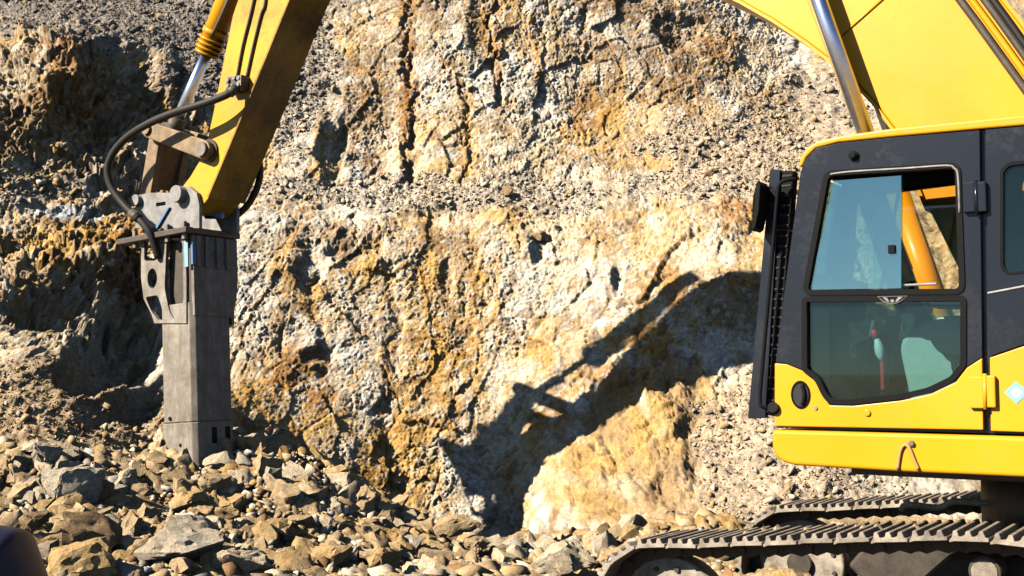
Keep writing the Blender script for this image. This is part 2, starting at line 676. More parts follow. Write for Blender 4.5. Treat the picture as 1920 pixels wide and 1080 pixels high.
def grid_object(name, Xg, Yg, Zg, colors, mat, kind):
    """Xg, Yg, Zg: 2-D arrays of the same shape -> quad sheet with a colour attribute"""
    nx, ny = Xg.shape
    co = np.stack([Xg, Yg, Zg], -1).reshape(-1, 3).astype(np.float32)
    idx = np.arange(nx * ny).reshape(nx, ny)
    q = np.stack([idx[:-1, :-1], idx[1:, :-1], idx[1:, 1:], idx[:-1, 1:]], -1).reshape(-1)
    me = bpy.data.meshes.new(name)
    me.vertices.add(len(co))
    me.vertices.foreach_set('co', co.ravel())
    nq = len(q) // 4
    me.loops.add(len(q))
    me.loops.foreach_set('vertex_index', q.astype(np.int32))
    me.polygons.add(nq)
    me.polygons.foreach_set('loop_start', (np.arange(nq) * 4).astype(np.int32))
    me.polygons.foreach_set('loop_total', np.full(nq, 4, np.int32))
    me.update(calc_edges=True)
    ca = me.color_attributes.new('col', 'FLOAT_COLOR', 'POINT')
    rgba = np.concatenate([colors.reshape(-1, 3), np.ones((len(co), 1))], 1).astype(np.float32)
    ca.data.foreach_set('color', rgba.ravel())
    me.materials.append(mat)
    o = link(bpy.data.objects.new(name, me))
    o['kind'] = kind
    return o


# ================================================================== ROCK FACE
# control points: (pixel x, pixel y, distance Y in metres)
CP = [
    # lower wall
    (480, 860, 13.45), (480, 600, 14.4), (480, 430, 14.9), (600, 900, 13.6), (700, 960, 13.8), (700, 600, 14.7), (700, 430, 15.0),
    (830, 980, 13.9), (950, 1000, 13.85), (850, 800, 14.25), (950, 820, 14.3), (950, 700, 14.55), (950, 600, 14.7), (950, 430, 15.1),
    (1150, 650, 14.15), (1150, 450, 14.8), (1350, 580, 13.6), (1350, 420, 14.4),
    (1600, 600, 13.5), (1600, 400, 14.7), (2000, 600, 14.2), (2000, 300, 15.8), (2300, 600, 14.4), (2300, 300, 16.4),
    # ochre mound and gravel bank on the right
    (1010, 990, 13.0), (1060, 960, 12.6), (1120, 900, 12.5), (1200, 850, 12.5), (1250, 770, 13.0), (1310, 705, 13.6), (1130, 790, 13.5),
    (1300, 850, 12.5), (1300, 960, 11.6), (1400, 800, 12.7), (1400, 900, 11.9), (1450, 960, 11.2), (1520, 880, 11.9),
    (1650, 900, 11.9), (1450, 700, 13.5), (2000, 900, 11.9), (2000, 750, 13.2), (2300, 900, 12.0), (1200, 1060, 11.4), (1600, 1060, 10.6), (2200, 1060, 10.6),
    # ledge
    (480, 385, 15.2), (480, 330, 16.2), (700, 385, 15.3), (700, 335, 16.3), (950, 385, 15.3), (1000, 340, 16.1),
    (1150, 385, 15.2), (1200, 335, 16.1), (1400, 360, 15.4), (1450, 285, 16.4), (1500, 225, 17.4), (1650, 205, 17.6), (1650, 310, 16.0),
    # upper wall
    (600, 250, 16.3), (620, 100, 17.1), (640, 0, 17.7), (800, 250, 16.4), (800, 0, 17.3), (950, 250, 16.4), (950, 0, 17.4),
    (1150, 250, 16.7), (1150, 0, 17.7), (1300, 150, 17.3), (1300, 0, 18.0), (1450, 150, 17.9), (1450, 0, 18.8), (1900, 0, 19.6), (2300, 0, 19.6),
    # left outcrop
    (500, 250, 16.3), (450, 0, 17.8), (450, 150, 16.8), (300, 60, 16.9), (300, 0, 18.0), (0, 0, 18.0), (0, 60, 16.6), (150, 60, 16.5),
    (0, 110, 15.7), (110, 120, 15.2), (170, 100, 15.5), (245, 130, 16.2), (280, 190, 16.0), (100, 250, 14.9), (250, 260, 15.5), (0, 330, 14.6),
    (200, 340, 14.9), (330, 300, 15.7), (380, 200, 16.4),
    # left ledge and the ridge of debris with the gully behind it
    (100, 375, 14.8), (100, 410, 14.4), (250, 400, 14.8), (0, 480, 13.8), (150, 490, 13.9), (230, 490, 14.1),
    (30, 545, 13.2), (120, 645, 12.7), (200, 715, 12.4), (275, 785, 12.2), (130, 565, 13.9), (230, 600, 14.3), (280, 690, 14.1), (330, 640, 14.2), (330, 760, 13.6),
    (0, 690, 12.0), (100, 740, 11.8), (0, 820, 11.3), (180, 820, 11.6), (380, 700, 14.1), (400, 500, 14.6), (0, 930, 10.9), (270, 880, 11.8), (420, 860, 13.1),
    (-300, 900, 11.6), (-300, 700, 12.9), (-300, 500, 14.2), (-300, 300, 15.8), (-300, 0, 18.8), (-900, 900, 12.8), (-900, 500, 15.6), (-900, 0, 19.8),
    # above the picture
    (-300, -300, 20.0), (300, -300, 20.0), (900, -300, 19.0), (1500, -300, 20.5), (2300, -300, 22.0),
    (-300, -800, 25.0), (900, -800, 23.5), (2300, -800, 26.0),
]
cp3 = np.array([at_depth(*c) for c in CP])
wP = cp3[:, [0, 2]]
wW = rbf_fit(wP, cp3[:, 1], 0.03)
gx0 = np.linspace(-14, 16, 240)
gz0 = np.linspace(-1.2, 14, 150)
QQ = np.stack(np.meshgrid(gx0, gz0, indexing='ij'), -1).reshape(-1, 2)
WB = rbf_eval(wP, wW, QQ).reshape(len(gx0), len(gz0))


def blur(A, n):
    for _ in range(n):
        P_ = np.pad(A, 1, mode='edge')
        A = (P_[:-2, 1:-1] + P_[2:, 1:-1] + P_[1:-1, :-2] + P_[1:-1, 2:] + 2 * A) / 6
    return A


WB = blur(WB, 2)
WBs = blur(WB, 26)
GXs = np.clip(np.gradient(WBs, gx0, axis=0), -0.7, 0.7)
GZs = np.clip(np.gradient(WBs, gz0, axis=1), -0.2, 1.3)


def nonuniform(lo, fine_lo, fine_hi, hi, fine, coarse_n):
    a = fine_lo - (fine_lo - lo) * np.linspace(1, 0, coarse_n + 1)[:-1] ** 1.6
    b = np.arange(fine_lo, fine_hi, fine)
    c = fine_hi + (hi - fine_hi) * np.linspace(0, 1, coarse_n + 1) ** 1.6
    return np.concatenate([a, b, c])


xs = np.concatenate([nonuniform(-40, -8.3, 4.4, 4.45, 0.0135, 30)[:-31], np.arange(4.4, 9.2, 0.035), 9.2 + 31 * np.linspace(0, 1, 25) ** 1.6])
zs = np.concatenate([np.arange(-1.1, -0.35, 0.05), np.arange(-0.35, 7.9, 0.0135), 7.9 + 6.0 * np.linspace(0, 1, 30) ** 1.3])
WX, WZ = np.meshgrid(xs, zs, indexing='ij')
WY = bilerp(gx0, gz0, WB, WX, WZ)
PX, PY = to_px(WX, WY, WZ)


def blob(cx, cy, rx, ry, warp=None, soft=0.6):
    dx = (PX - cx) / rx
    dy = (PY - cy) / ry
    d = np.sqrt(dx * dx + dy * dy)
    if warp is not None:
        d = d + warp
    return 1 - smoothstep(1 - soft, 1 + soft, d)


BASE = WY.copy()
DYX = bilerp(gx0, gz0, GXs, WX, WZ)
DYZ = bilerp(gx0, gz0, GZs, WX, WZ)
W1 = fbm(WX * 1.6, WZ * 1.6, 101, 5, 0.6)
W2 = fbm(WX * 4.0 + 5, WZ * 4.0, 131, 4, 0.62)
WARP = W1 * 1.1 + W2 * 0.8
WSOFT = fbm(WX * 2.4, WZ * 2.4, 141, 3, 0.45) * 1.1

# where the surface is loose gravel instead of broken rock
gravel = np.zeros_like(WX)
for b in [(150, 15, 420, 55), (420, 60, 130, 110), (560, 130, 70, 150), (760, 362, 330, 34), (1050, 372, 120, 34), (1420, 290, 190, 75), (1250, 345, 120, 32), (1600, 230, 160, 90),
          (1430, 850, 130, 150), (1650, 900, 200, 90), (100, 760, 220, 85), (60, 350, 110, 26), (0, 900, 320, 110)]:
    gravel = np.maximum(gravel, blob(*b, warp=WARP * 0.5, soft=0.35))
earth = np.maximum.reduce([blob(1170, 860, 150, 140, WARP * 0.4, 0.35), blob(1280, 760, 100, 70, WARP * 0.4, 0.35)]) * (1 - 0.7 * gravel)
left_rock = np.maximum(blob(150, 220, 260, 190, WARP * 0.4, 0.4), blob(130, 520, 200, 130, WARP * 0.4, 0.4)) * (1 - gravel)
rocky = np.clip(1 - gravel - earth, 0, 1)

# large forms: bulges throw their shadows to the right
for cx, cy, rx, ry, am in [
    (110, 120, 75, 50, -0.45), (225, 115, 50, 45, 0.60), (215, 660, 85, 70, 0.62), (105, 585, 75, 36, 0.48), (265, 745, 40, 45, 0.5), (60, 210, 70, 60, -0.30), (180, 265, 45, 60, 0.50), (250, 300, 50, 40, -0.25), (25, 200, 30, 60, 0.45),
    (310, 165, 20, 60, -0.22), (150, 470, 80, 26, -0.20), (200, 520, 40, 40, -0.25), (265, 480, 25, 40, 0.30), (240, 650, 60, 40, 0.25),
    (620, 285, 22, 45, 0.45), (600, 270, 18, 50, -0.18), (655, 250, 20, 30, 0.15), (900, 50, 22, 40, 0.20), (1265, 70, 40, 30, 0.35), (1230, 75, 22, 28, -0.15),
    (575, 510, 16, 45, 0.35), (535, 500, 26, 70, -0.16), (545, 640, 30, 26, 0.20), (660, 460, 32, 26, 0.30), (640, 440, 26, 14, -0.18),
    (1158, 525, 9, 26, 0.30), (1140, 525, 14, 30, -0.15), (1010, 465, 11, 18, 0.28), (990, 455, 18, 22, -0.14), (838, 525, 9, 25, 0.25), (1020, 420, 24, 12, -0.12),
    (1085, 190, 35, 22, 0.18), (590, 665, 24, 12, 0.30), (770, 310, 10, 40, 0.30), (750, 300, 12, 60, -0.12),
    (1300, 850, 16, 60, 0.28), (1265, 830, 40, 60, -0.12), (1140, 900, 16, 40, 0.18), (730, 850, 26, 60, 0.15), 
    (1000, 260, 30, 25, 0.12), (1400, 420, 30, 40, 0.18), (1360, 400, 36, 30, -0.16), (870, 90, 14, 40, -0.12), (1210, 420, 30, 18, 0.16),
]:
    WY += am * (0.55 if cx < 320 else 0.34) * blob(cx, cy, rx, ry, WSOFT if cx < 320 else WSOFT + W2 * 0.75, 0.6)

# cracks running down the face
STAIN = np.zeros_like(WX)
for line, w, am in [
    ([(770, -40), (762, 90), (770, 190), (764, 300), (745, 360)], 7, 0.22), ([(925, -40), (930, 90), (936, 190)], 5, 0.22),
    ([(870, 160), (882, 250), (876, 345)], 6, 0.16), ([(735, 500), (745, 620), (735, 800)], 12, 0.10), ([(890, 430), (875, 620), (860, 780)], 12, 0.08),
    ([(620, 420), (600, 520), (600, 700)], 10, 0.10), ([(1010, 40), (1020, 200)], 6, 0.10), ([(1100, 20), (1090, 120)], 6, 0.10),
    ([(480, 160), (545, 250)], 8, 0.15), ([(330, 130), (345, 230)], 10, 0.25), ([(170, 90), (180, 180), (200, 300)], 9, 0.25)]:
    dmin = np.full(PX.shape, 1e9)
    qx = PX + W2 * 22 + W1 * 14
    for (ax, ay), (bx, by) in zip(line[:-1], line[1:]):
        vx, vy = bx - ax, by - ay
        t = np.clip(((qx - ax) * vx + (PY - ay) * vy) / (vx * vx + vy * vy), 0, 1)
        dmin = np.minimum(dmin, np.hypot(qx - ax - vx * t, PY - ay - vy * t))
    WY += am * 0.45 * np.exp(-(dmin / w) ** 2)
    STAIN = np.maximum(STAIN, np.exp(-(dmin / (w * 2.2)) ** 2))

# broken relief, four sizes; joints dip towards the right as in the photograph
dx1 = fbm(WX * 1.3, WZ * 1.3, 201, 3) * 0.14
dz1 = fbm(WX * 1.3 + 40, WZ * 1.3, 221, 3) * 0.14
rx = (WX + dx1) * 0.90 - (WZ + dz1) * 0.43
rz = (WX + dx1) * 0.43 + (WZ + dz1) * 0.90
jx = fbm(WX * 9, WZ * 9, 205, 3) * 0.016
jz = fbm(WX * 9 + 40, WZ * 9, 225, 3) * 0.016
rx = rx + jx
rz = rz + jz
AM = rocky * (1.0 + 0.3 * left_rock)
ry = WY.copy()
h1, e1, c1, _ = facets3(rx * 1.1, ry * 1.0, rz * 0.8, 301, 0.9)
h2, e2, c2, _ = facets3(rx * 2.7, ry * 2.4, rz * 2.0, 311, 1.0)
h3, e3, c3, _ = facets3(rx * 7.5, ry * 7, rz * 6.0, 321, 1.1)
h4, e4, c4, _ = facets3(rx * 18, ry * 18, rz * 16, 331, 1.1)
h5, e5, c5, _ = facets3(WX * 40, ry * 40, WZ * 37, 341, 1.1)
med = smoothstep(-0.15, 0.25, fbm(WX * 1.1 + 3, WZ * 1.1, 251, 3))
rough = smoothstep(-0.05, 0.35, fbm(WX * 2.3 + 13, WZ * 2.0, 253, 4, 0.6)) * (1 - 0.5 * left_rock) + 0.5 * left_rock
WY += AM * ((0.05 + 0.12 * left_rock) * h1 + (0.020 + 0.026 * med + 0.07 * left_rock) * h2 + (0.008 + 0.020 * rough + 0.04 * left_rock) * h3)
WY += (AM * (0.007 + 0.011 * rough + 0.018 * left_rock) + 0.010 * earth) * h4 + (rocky * (0.007 + 0.006 * rough) + 0.005) * h5
WY += AM * 0.018 * np.exp(-(e2 / 0.035) ** 2) * med + AM * 0.015 * np.exp(-(e3 / 0.05) ** 2) * rough
WY += rocky * (0.03 * fbm(WX * 3, WZ * 3, 261, 6, 0.5)) + earth * (0.16 * fbm(WX * 2.5, WZ * 2.5, 271, 6, 0.62) + 0.035 * h3 + 0.05 * h2)
# pebbly relief on the gravel
_, _, pc1, pd1 = facets3(WX * 9, BASE * 9, WZ * 9, 401)
_, _, pc2, pd2 = facets3(WX * 20, BASE * 20, WZ * 20, 411)
_, _, pc3, pd3 = facets3(WX * 4.2, BASE * 4.2, WZ * 4.2, 421)
WY -= gravel * (0.045 * np.clip(1 - pd1 * (1.2 + pc1), 0, 1) + 0.030 * np.clip(1 - pd2 * (1.1 + pc2), 0, 1) + 0.07 * (pc3 > 0.8) * np.clip(1 - pd3 * 1.6, 0, 1))
WY += gravel * 0.10 * fbm(WX * 1.7, WZ * 2.5, 431, 4)

# the relief stands out along the surface, not just towards the viewer
REL = WY - BASE
NL = np.sqrt(1 + DYX ** 2 + DYZ ** 2)
WX0, WZ0 = WX, WZ
WX = WX0 - DYX / NL * REL * 0.9
WZ = WZ0 - DYZ / NL * REL * 0.9
WY = BASE + REL / NL

# ---- colour of the rock itself
CREAM = np.array((0.63, 0.53, 0.385)); WHITE = np.array((0.69, 0.65, 0.575)); TAN = np.array((0.47, 0.335, 0.185)); OCHRE = np.array((0.53, 0.30, 0.065))
RUST = np.array((0.36, 0.145, 0.028)); BROWN = np.array((0.185, 0.105, 0.050)); GREYG = np.array((0.30, 0.265, 0.225)); DKGREY = np.array((0.20, 0.175, 0.155))
PINK = np.array((0.45, 0.345, 0.245)); BLUEGREY = np.array((0.40, 0.42, 0.43))
C = np.zeros(WX.shape + (3,)) + CREAM


def tint(mask, col):
    global C
    m = np.clip(mask, 0, 1)[..., None]
    C = C * (1 - m) + col * m


n_w = fbm(WX * 1.3 + 7, WZ * 1.0, 501, 5, 0.6)
n_o = fbm(WX * 2.4 + 20, WZ * 0.9, 511, 5, 0.62)
n_r = fbm(WX * 2.6 + 60, WZ * 1.7, 521, 5, 0.62)
tint(smoothstep(0.0, 0.32, n_w) * 0.75, WHITE)
tint(smoothstep(0.03, 0.40, n_o) * 0.65, OCHRE * 0.7 + TAN * 0.3)
tint(smoothstep(0.22, 0.48, n_r) * 0.65, TAN * 0.55 + BROWN * 0.45)
for b in [(700, 620, 70, 80), (920, 650, 70, 60), (555, 260, 40, 80), (475, 560, 45, 110), (800, 150, 50, 50), (1000, 180, 70, 50), (1110, 560, 90, 60), (840, 300, 60, 40), (500, 420, 60, 40), (980, 560, 60, 60), (560, 600, 40, 60)]:
    tint(blob(*b, warp=WARP * 0.9) * 0.75, WHITE)
for b in [(790, 520, 42, 90), (795, 640, 48, 75), (765, 860, 75, 130), (890, 620, 20, 150), (880, 265, 14, 90), (960, 395, 60, 28), (1190, 640, 70, 30), (1000, 660, 50, 25), (1100, 240, 80, 40), (1250, 300, 90, 35),
          (620, 780, 80, 40), (690, 500, 40, 40), (560, 880, 70, 60), (1190, 850, 130, 120), (1290, 750, 100, 60), (140, 450, 120, 45), (215, 450, 40, 35), (1080, 860, 90, 120), (480, 760, 60, 60), (840, 330, 50, 30)]:
    tint(blob(*b, warp=WARP * 0.9) * 0.76, OCHRE)
for b in [(765, 60, 14, 120), (762, 230, 10, 110), (930, 100, 8, 110), (1265, 115, 22, 60), (1345, 85, 40, 30), (1480, 175, 26, 16), (1005, 378, 30, 14), (1385, 395, 40, 26), (1262, 555, 40, 40), (600, 225, 24, 60), (550, 700, 36, 36), (1060, 780, 50, 40),
          (605, 750, 60, 22), (240, 440, 22, 30), (130, 120, 60, 30), (200, 170, 60, 30), (120, 200, 40, 30), (1150, 700, 60, 30), (1235, 940, 60, 40), (700, 330, 20, 30), (1075, 200, 30, 30), (235, 520, 40, 40)]:
    tint(blob(*b, warp=WARP * 1.0) * 0.72, RUST)
for b in [(650, 215, 60, 70), (700, 120, 50, 40), (810, 30, 40, 50), (900, 50, 24, 50), (1240, 60, 100, 60), (1200, 10, 90, 30), (1300, 150, 70, 60), (560, 480, 26, 70), (830, 455, 50, 22), (560, 690, 30, 24), (1100, 200, 30, 26),
          (660, 460, 34, 26), (240, 560, 50, 60), (60, 260, 80, 60), (260, 200, 80, 70), (1300, 870, 20, 70), (1150, 930, 40, 40), (640, 290, 26, 50), (60, 570, 100, 50), (1900, 20, 140, 90), (1380, 560, 60, 60)]:
    tint(blob(*b, warp=WARP * 1.0) * 0.75, BROWN * 0.75 + TAN * 0.25)
tint(blob(150, 230, 280, 180, WARP * 0.6) * 0.45 * (1 - gravel), BROWN * 0.5 + TAN * 0.5)
tint(blob(120, 393, 62, 13, WARP * 0.4, 0.3), BLUEGREY * 1.2)
tint(blob(560, 130, 60, 150, WARP * 0.6) * 0.75, GREYG * 0.9 + WHITE * 0.25)
# iron stains follow the joints
tint(rocky * np.exp(-(e1 / 0.05) ** 2) * 0.55 * smoothstep(-0.15, 0.2, n_o), OCHRE * 0.7 + RUST * 0.3)
tint(rocky * np.exp(-(e2 / 0.05) ** 2) * 0.40 * smoothstep(-0.1, 0.3, n_r), RUST * 0.6 + BROWN * 0.5)
tint(rocky * STAIN * 0.5 * smoothstep(-0.2, 0.2, W2), OCHRE * 0.6 + RUST * 0.4)
# gravel tones
gc = GREYG * np.ones(WX.shape + (1,))
gc = gc + (np.array((0.15, 0.12, 0.08)) * (np.clip((PX - 420) / 300, 0, 1))[..., None])
gm = gravel[..., None] * 0.85
C = C * (1 - gm) + gc * gm
for b in [(150, 10, 460, 80), (430, 80, 110, 110)]:
    tint(blob(*b, warp=WARP * 0.5) * 0.8, DKGREY * 1.15)
for b in [(1430, 850, 150, 150), (1480, 260, 200, 90), (1350, 950, 160, 60)]:
    tint(blob(*b, warp=WARP * 0.5) * 0.7, PINK)
for b in [(90, 760, 240, 100), (40, 900, 300, 90)]:
    tint(blob(*b, warp=WARP * 0.5) * 0.75, TAN * 0.8 + BROWN * 0.2)
tint(earth * (0.45 + 0.9 * n_w), OCHRE * 0.45 + TAN * 0.45)
tint(earth * smoothstep(0.0, 0.3, n_r) * 0.7, TAN * 0.6 + BROWN * 0.4)
# every broken piece has its own tone
var = (1 + rocky * ((c3 - 0.5) * 0.26 + (c4 - 0.5) * 0.40 + (c2 - 0.5) * 0.14 + (c5 - 0.5) * 0.45) + gravel * ((pc1 - 0.5) * 0.5 + (pc2 - 0.5) * 0.45) + earth * ((c4 - 0.5) * 0.25 + (c5 - 0.5) * 0.25))
C = C * var[..., None]
sw = (c4 > 0.86) * rocky
C = C * (1 - 0.5 * sw[..., None]) + (OCHRE * 0.9) * 0.5 * sw[..., None]
sw = (c3 < 0.10) * rocky
C = C * (1 - 0.45 * sw[..., None]) + BROWN * 1.2 * 0.45 * sw[..., None]
sw = (c4 < 0.12) * rocky
C = C * (1 - 0.5 * sw[..., None]) + WHITE * 0.5 * sw[..., None]
C = np.clip(C, 0.02, 0.75)
rock = grid_object('rock_face', WX, WY, WZ, C, M['rock'], 'structure')
tag(rock, 'tall cream and ochre fractured rock face cut behind the excavator')

# ================================================================== GROUND
GCP = [(-7, 8, .15), (-7, 11, .9), (-5.5, 10.8, .95), (-5, 12, 1.15), (-4.3, 9, .35), (-4.0, 10.3, .50), (-4.2, 7.5, .05), (-3.4, 8.6, .22), (-3.2, 11.6, .70), (-2.6, 11.9, .80), (-2.35, 12.4, .95), (-2.3, 9.2, .16), (-1.9, 11.6, .58),
       (-2.9, 10.3, .40), (-1.2, 11.6, .14), (-1.6, 10.3, .12), (-.3, 12.2, -.22), (-.6, 10.6, -.02), (0.1, 10.5, -.08), (0.5, 12.2, -.15), (.9, 10.2, -.06), (-.5, 13.2, -.25), (-1.5, 12.9, .25), (-2.6, 13.0, .75), (1.5, 11.3, .2), (2.2, 10.8, .25), (3, 10.6, .2), (6, 10.5, .1),
       (-1.0, 9, .0), (.8, 8.8, -.12), (2.5, 8.8, -.3), (5, 8.8, -.36), (1.0, 7.6, -.36), (2, 6, -.38), (4, 6.5, -.38), (6, 6, -.38), (2, 4, -.28), (-3, 6, -.1), (-1, 6.5, -.2), (-6, 5, -.05), (0, 3, -.08), (0, 0, 0), (-1, 1.6, 0), (-3, 2, 0), (6, 2, -.2), (-7, -3, 0), (7, -3, 0), (0, -5, 0)]
GCP = np.array(GCP)
gW = rbf_fit(GCP[:, :2], GCP[:, 2], 0.02)
ggx = np.linspace(-9, 9, 120)
ggy = np.linspace(-6, 14, 130)
QQ = np.stack(np.meshgrid(ggx, ggy, indexing='ij'), -1).reshape(-1, 2)
GB = rbf_eval(GCP[:, :2], gW, QQ).reshape(len(ggx), len(ggy))
gxs = nonuniform(-900, -6.5, 3.0, 900, 0.028, 26)
gys = nonuniform(-900, 7.0, 13.2, 900, 0.028, 26)


def ground_base(x, y):
    b = bilerp(ggx, ggy, GB, x, y)
    w = smoothstep(9.5, 20, np.abs(x)) + smoothstep(7, 16, -y)
    return b * (1 - np.clip(w, 0, 1))


GX, GY = np.meshgrid(gxs, gys, indexing='ij')
GZ = ground_base(GX, GY)
near = (1 - smoothstep(9, 12, np.abs(GX))) * smoothstep(-2, 2, GY) * (1 - smoothstep(14, 18, GY))
rub = near * smoothstep(6.0, 8.5, GY)
GZ += near * 0.10 * fbm(GX * 1.5, GY * 1.5, 601, 5, 0.6)
fh, fe, fc, _ = facets(GX * 3.2, GY * 3.2, 611, 0.8)
fh2, _, fc2, _ = facets(GX * 8 + 3, GY * 8, 621, 0.9)
fh3, _, fc3, _ = facets(GX * 19 + 3, GY * 19, 631, 0.9)
GZ += rub * (0.10 * fh + 0.055 * fh2 + 0.02 * fh3)
GZ -= (GY > 16) * 0.6
GC = np.zeros(GX.shape + (3,)) + TAN * 0.8
gn = fbm(GX * 1.2, GY * 1.2, 641, 5, 0.6)[..., None]
GC = GC * (1 + 0.6 * gn)
GC = GC * (1 + rub[..., None] * ((fc2 - 0.5)[..., None] * 0.5 + (fc3 - 0.5)[..., None] * 0.4))
m = (rub * smoothstep(0.1, 0.35, fbm(GX * 2, GY * 2, 651, 4)))[..., None] * 0.5
GC = GC * (1 - m) + OCHRE * 0.8 * m
ground = grid_object('ground', GX, GY, GZ, np.clip(GC, 0.03, 0.7), M['rubble'], 'structure')
tag(ground, 'dusty tan quarry floor rising into broken rubble')


def ground_z(x, y):
    x = np.atleast_1d(np.asarray(x, float))
    y = np.atleast_1d(np.asarray(y, float))
    return ground_base(x, y) + 0.10 * fbm(x * 1.5, y * 1.5, 601, 5, 0.6)


# ================================================================== LOOSE STONES
def hull_rock(seed, n=13, flat=0.62, detail=0):
    r = random.Random(seed)
    bm = bmesh.new()
    asp = (1.0, r.uniform(0.55, 0.9), r.uniform(0.42, flat + 0.1))
    for _ in range(n):
        d = Vector((r.gauss(0, 1), r.gauss(0, 1), r.gauss(0, 1))).normalized()
        # pushed towards a box so that the stone is angular
        k = 1 / max(abs(d.x), abs(d.y), abs(d.z)) ** 0.65
        d *= k * r.uniform(0.78, 1.0) * 0.55
        bm.verts.new((d.x * asp[0], d.y * asp[1], d.z * asp[2]))
    res = bmesh.ops.convex_hull(bm, input=list(bm.verts))
    bmesh.ops.delete(bm, geom=[v for v in bm.verts if not v.link_faces], context='VERTS')
    if detail:
        from mathutils import noise as mn
        for _ in range(detail):
            bmesh.ops.subdivide_edges(bm, edges=list(bm.edges), cuts=1, use_grid_fill=True)
            bmesh.ops.triangulate(bm, faces=list(bm.faces))
            bmesh.ops.smooth_vert(bm, verts=list(bm.verts), factor=0.05, use_axis_x=True, use_axis_y=True, use_axis_z=True)
        off = Vector((r.uniform(0, 50), r.uniform(0, 50), r.uniform(0, 50)))
        for v in bm.verts:
            a = mn.fractal(v.co * 4.5 + off, 0.8, 2.1, 4)
            st = mn.cell(v.co * 5 + off)
            v.co += v.co.normalized() * (a * 0.035 + (st - 0.5) * 0.035)
    bmesh.ops.recalc_face_normals(bm, faces=list(bm.faces))
    me = bpy.data.meshes.new('stone')
    bm.to_mesh(me)
    bm.free()
    if detail:
        me.polygons.foreach_set('use_smooth', [True] * len(me.polygons))
        me.set_sharp_from_angle(angle=math.radians(24))
    me.materials.append(M['stone'])
    return me


SMALL = [hull_rock(100 + i, 11 + i % 4) for i in range(22)]
MEDIUM = [hull_rock(200 + i, 13 + i % 5, 0.7, 2) for i in range(18)]
BIG = [hull_rock(300 + i, 14 + i % 4, 0.75, 3) for i in range(12)]

# big stones that can be recognised one by one: pixel centre, distance, size (m), shape, yaw, tilt, label
TONES = {'cream': (0.54, 0.45, 0.315), 'tan': (0.43, 0.315, 0.18), 'grey': (0.42, 0.365, 0.285), 'ochre': (0.45, 0.305, 0.14), 'brown': (0.27, 0.18, 0.10)}


def label_tone(lab):
    for w_, t_ in (('pale', 'grey'), ('grey', 'grey'), ('cream', 'cream'), ('ochre', 'ochre'), ('orange', 'ochre'), ('yellow', 'ochre'), ('brown', 'brown'), ('dark', 'brown'), ('tan', 'tan')):
        if w_ in lab:
            return TONES[t_]
    return TONES['tan']


BOULDERS = [
    (168, 995, 8.9, 0.50, 0, 0.7, 0.5, 'large brown wedge-shaped boulder with a deeply shaded flank in the rubble'),
    (355, 995, 9.3, 0.42, 1, 0.2, 0.15, 'pale grey angular boulder lying in the middle of the rubble'),
    (340, 1035, 8.9, 0.62, 2, 0.3, -0.1, 'flat rust-streaked grey slab lying below the pale grey boulder'),
    (150, 1068, 8.3, 0.52, 3, 0.1, 0.1, 'broad ochre boulder with a flat top beside the navy jacket shoulder'),
    (450, 1060, 8.9, 0.45, 4, 0.5, 0.2, 'cream slanted boulder leaning in the front of the rubble'),
    (395, 915, 10.9, 0.38, 5, 0.9, 0.3, 'tan boulder at the foot of the hydraulic breaker'),
    (130, 910, 10.2, 0.62, 6, 0.2, 0.3, 'long pale grey boulder on the debris slope left of the breaker'),
    (620, 1040, 9.6, 0.36, 7, 0.4, 0.2, 'squarish yellow-tan boulder between the breaker and the wall'),
    (725, 1050, 9.6, 0.34, 8, 1.0, 0.3, 'dark shaded boulder beside the squarish yellow-tan one'),
    (855, 985, 11.4, 0.45, 9, 0.1, 0.1, 'tan block at the mouth of the shadowed hollow under the rock face'),
    (1060, 1040, 9.6, 0.58, 10, 0.2, 0.1, 'wide cream boulder right in front of the near track'),
    (895, 1020, 10.9, 0.26, 11, 0.8, 0.2, 'rounded tan stone just in front of the shadowed hollow'),
    (425, 965, 10.2, 0.24, 4, 0.3, 0.3, 'orange-tan cubic stone right of the breaker foot'),
    (60, 985, 9.0, 0.30, 5, 1.3, 0.2, 'small dark boulder between the navy jacket and the brown wedge boulder'),
    (1205, 1045, 9.2, 0.26, 7, 0.2, 0.2, 'brown stone lodged at the front end of the near track'),
    (90, 850, 10.7, 0.30, 8, 0.5, 0.3, 'grey broken block lying on the upper debris slope'),
    (520, 985, 10.3, 0.26, 9, 0.5, 0.3, 'tan broken block on the heap right of the breaker'),
    (690, 990, 11.0, 0.24, 3, 0.5, 0.3, 'ochre block below the dark hollow in the heap'),
]
for px, py, Y, s, k, rz_, rt, lab in BOULDERS:
    p = at_depth(px, py, Y)
    o = bpy.data.objects.new('boulder', BIG[k])
    link(o)
    o.location = p
    o.rotation_euler = (rt, rt * 0.6 - 0.2, rz_)
    o.scale = (s * 1.05, s, s * 1.0)
    o.color = (*label_tone(lab), 1)
    tag(o, lab, 'rock', 'boulders in the rubble')

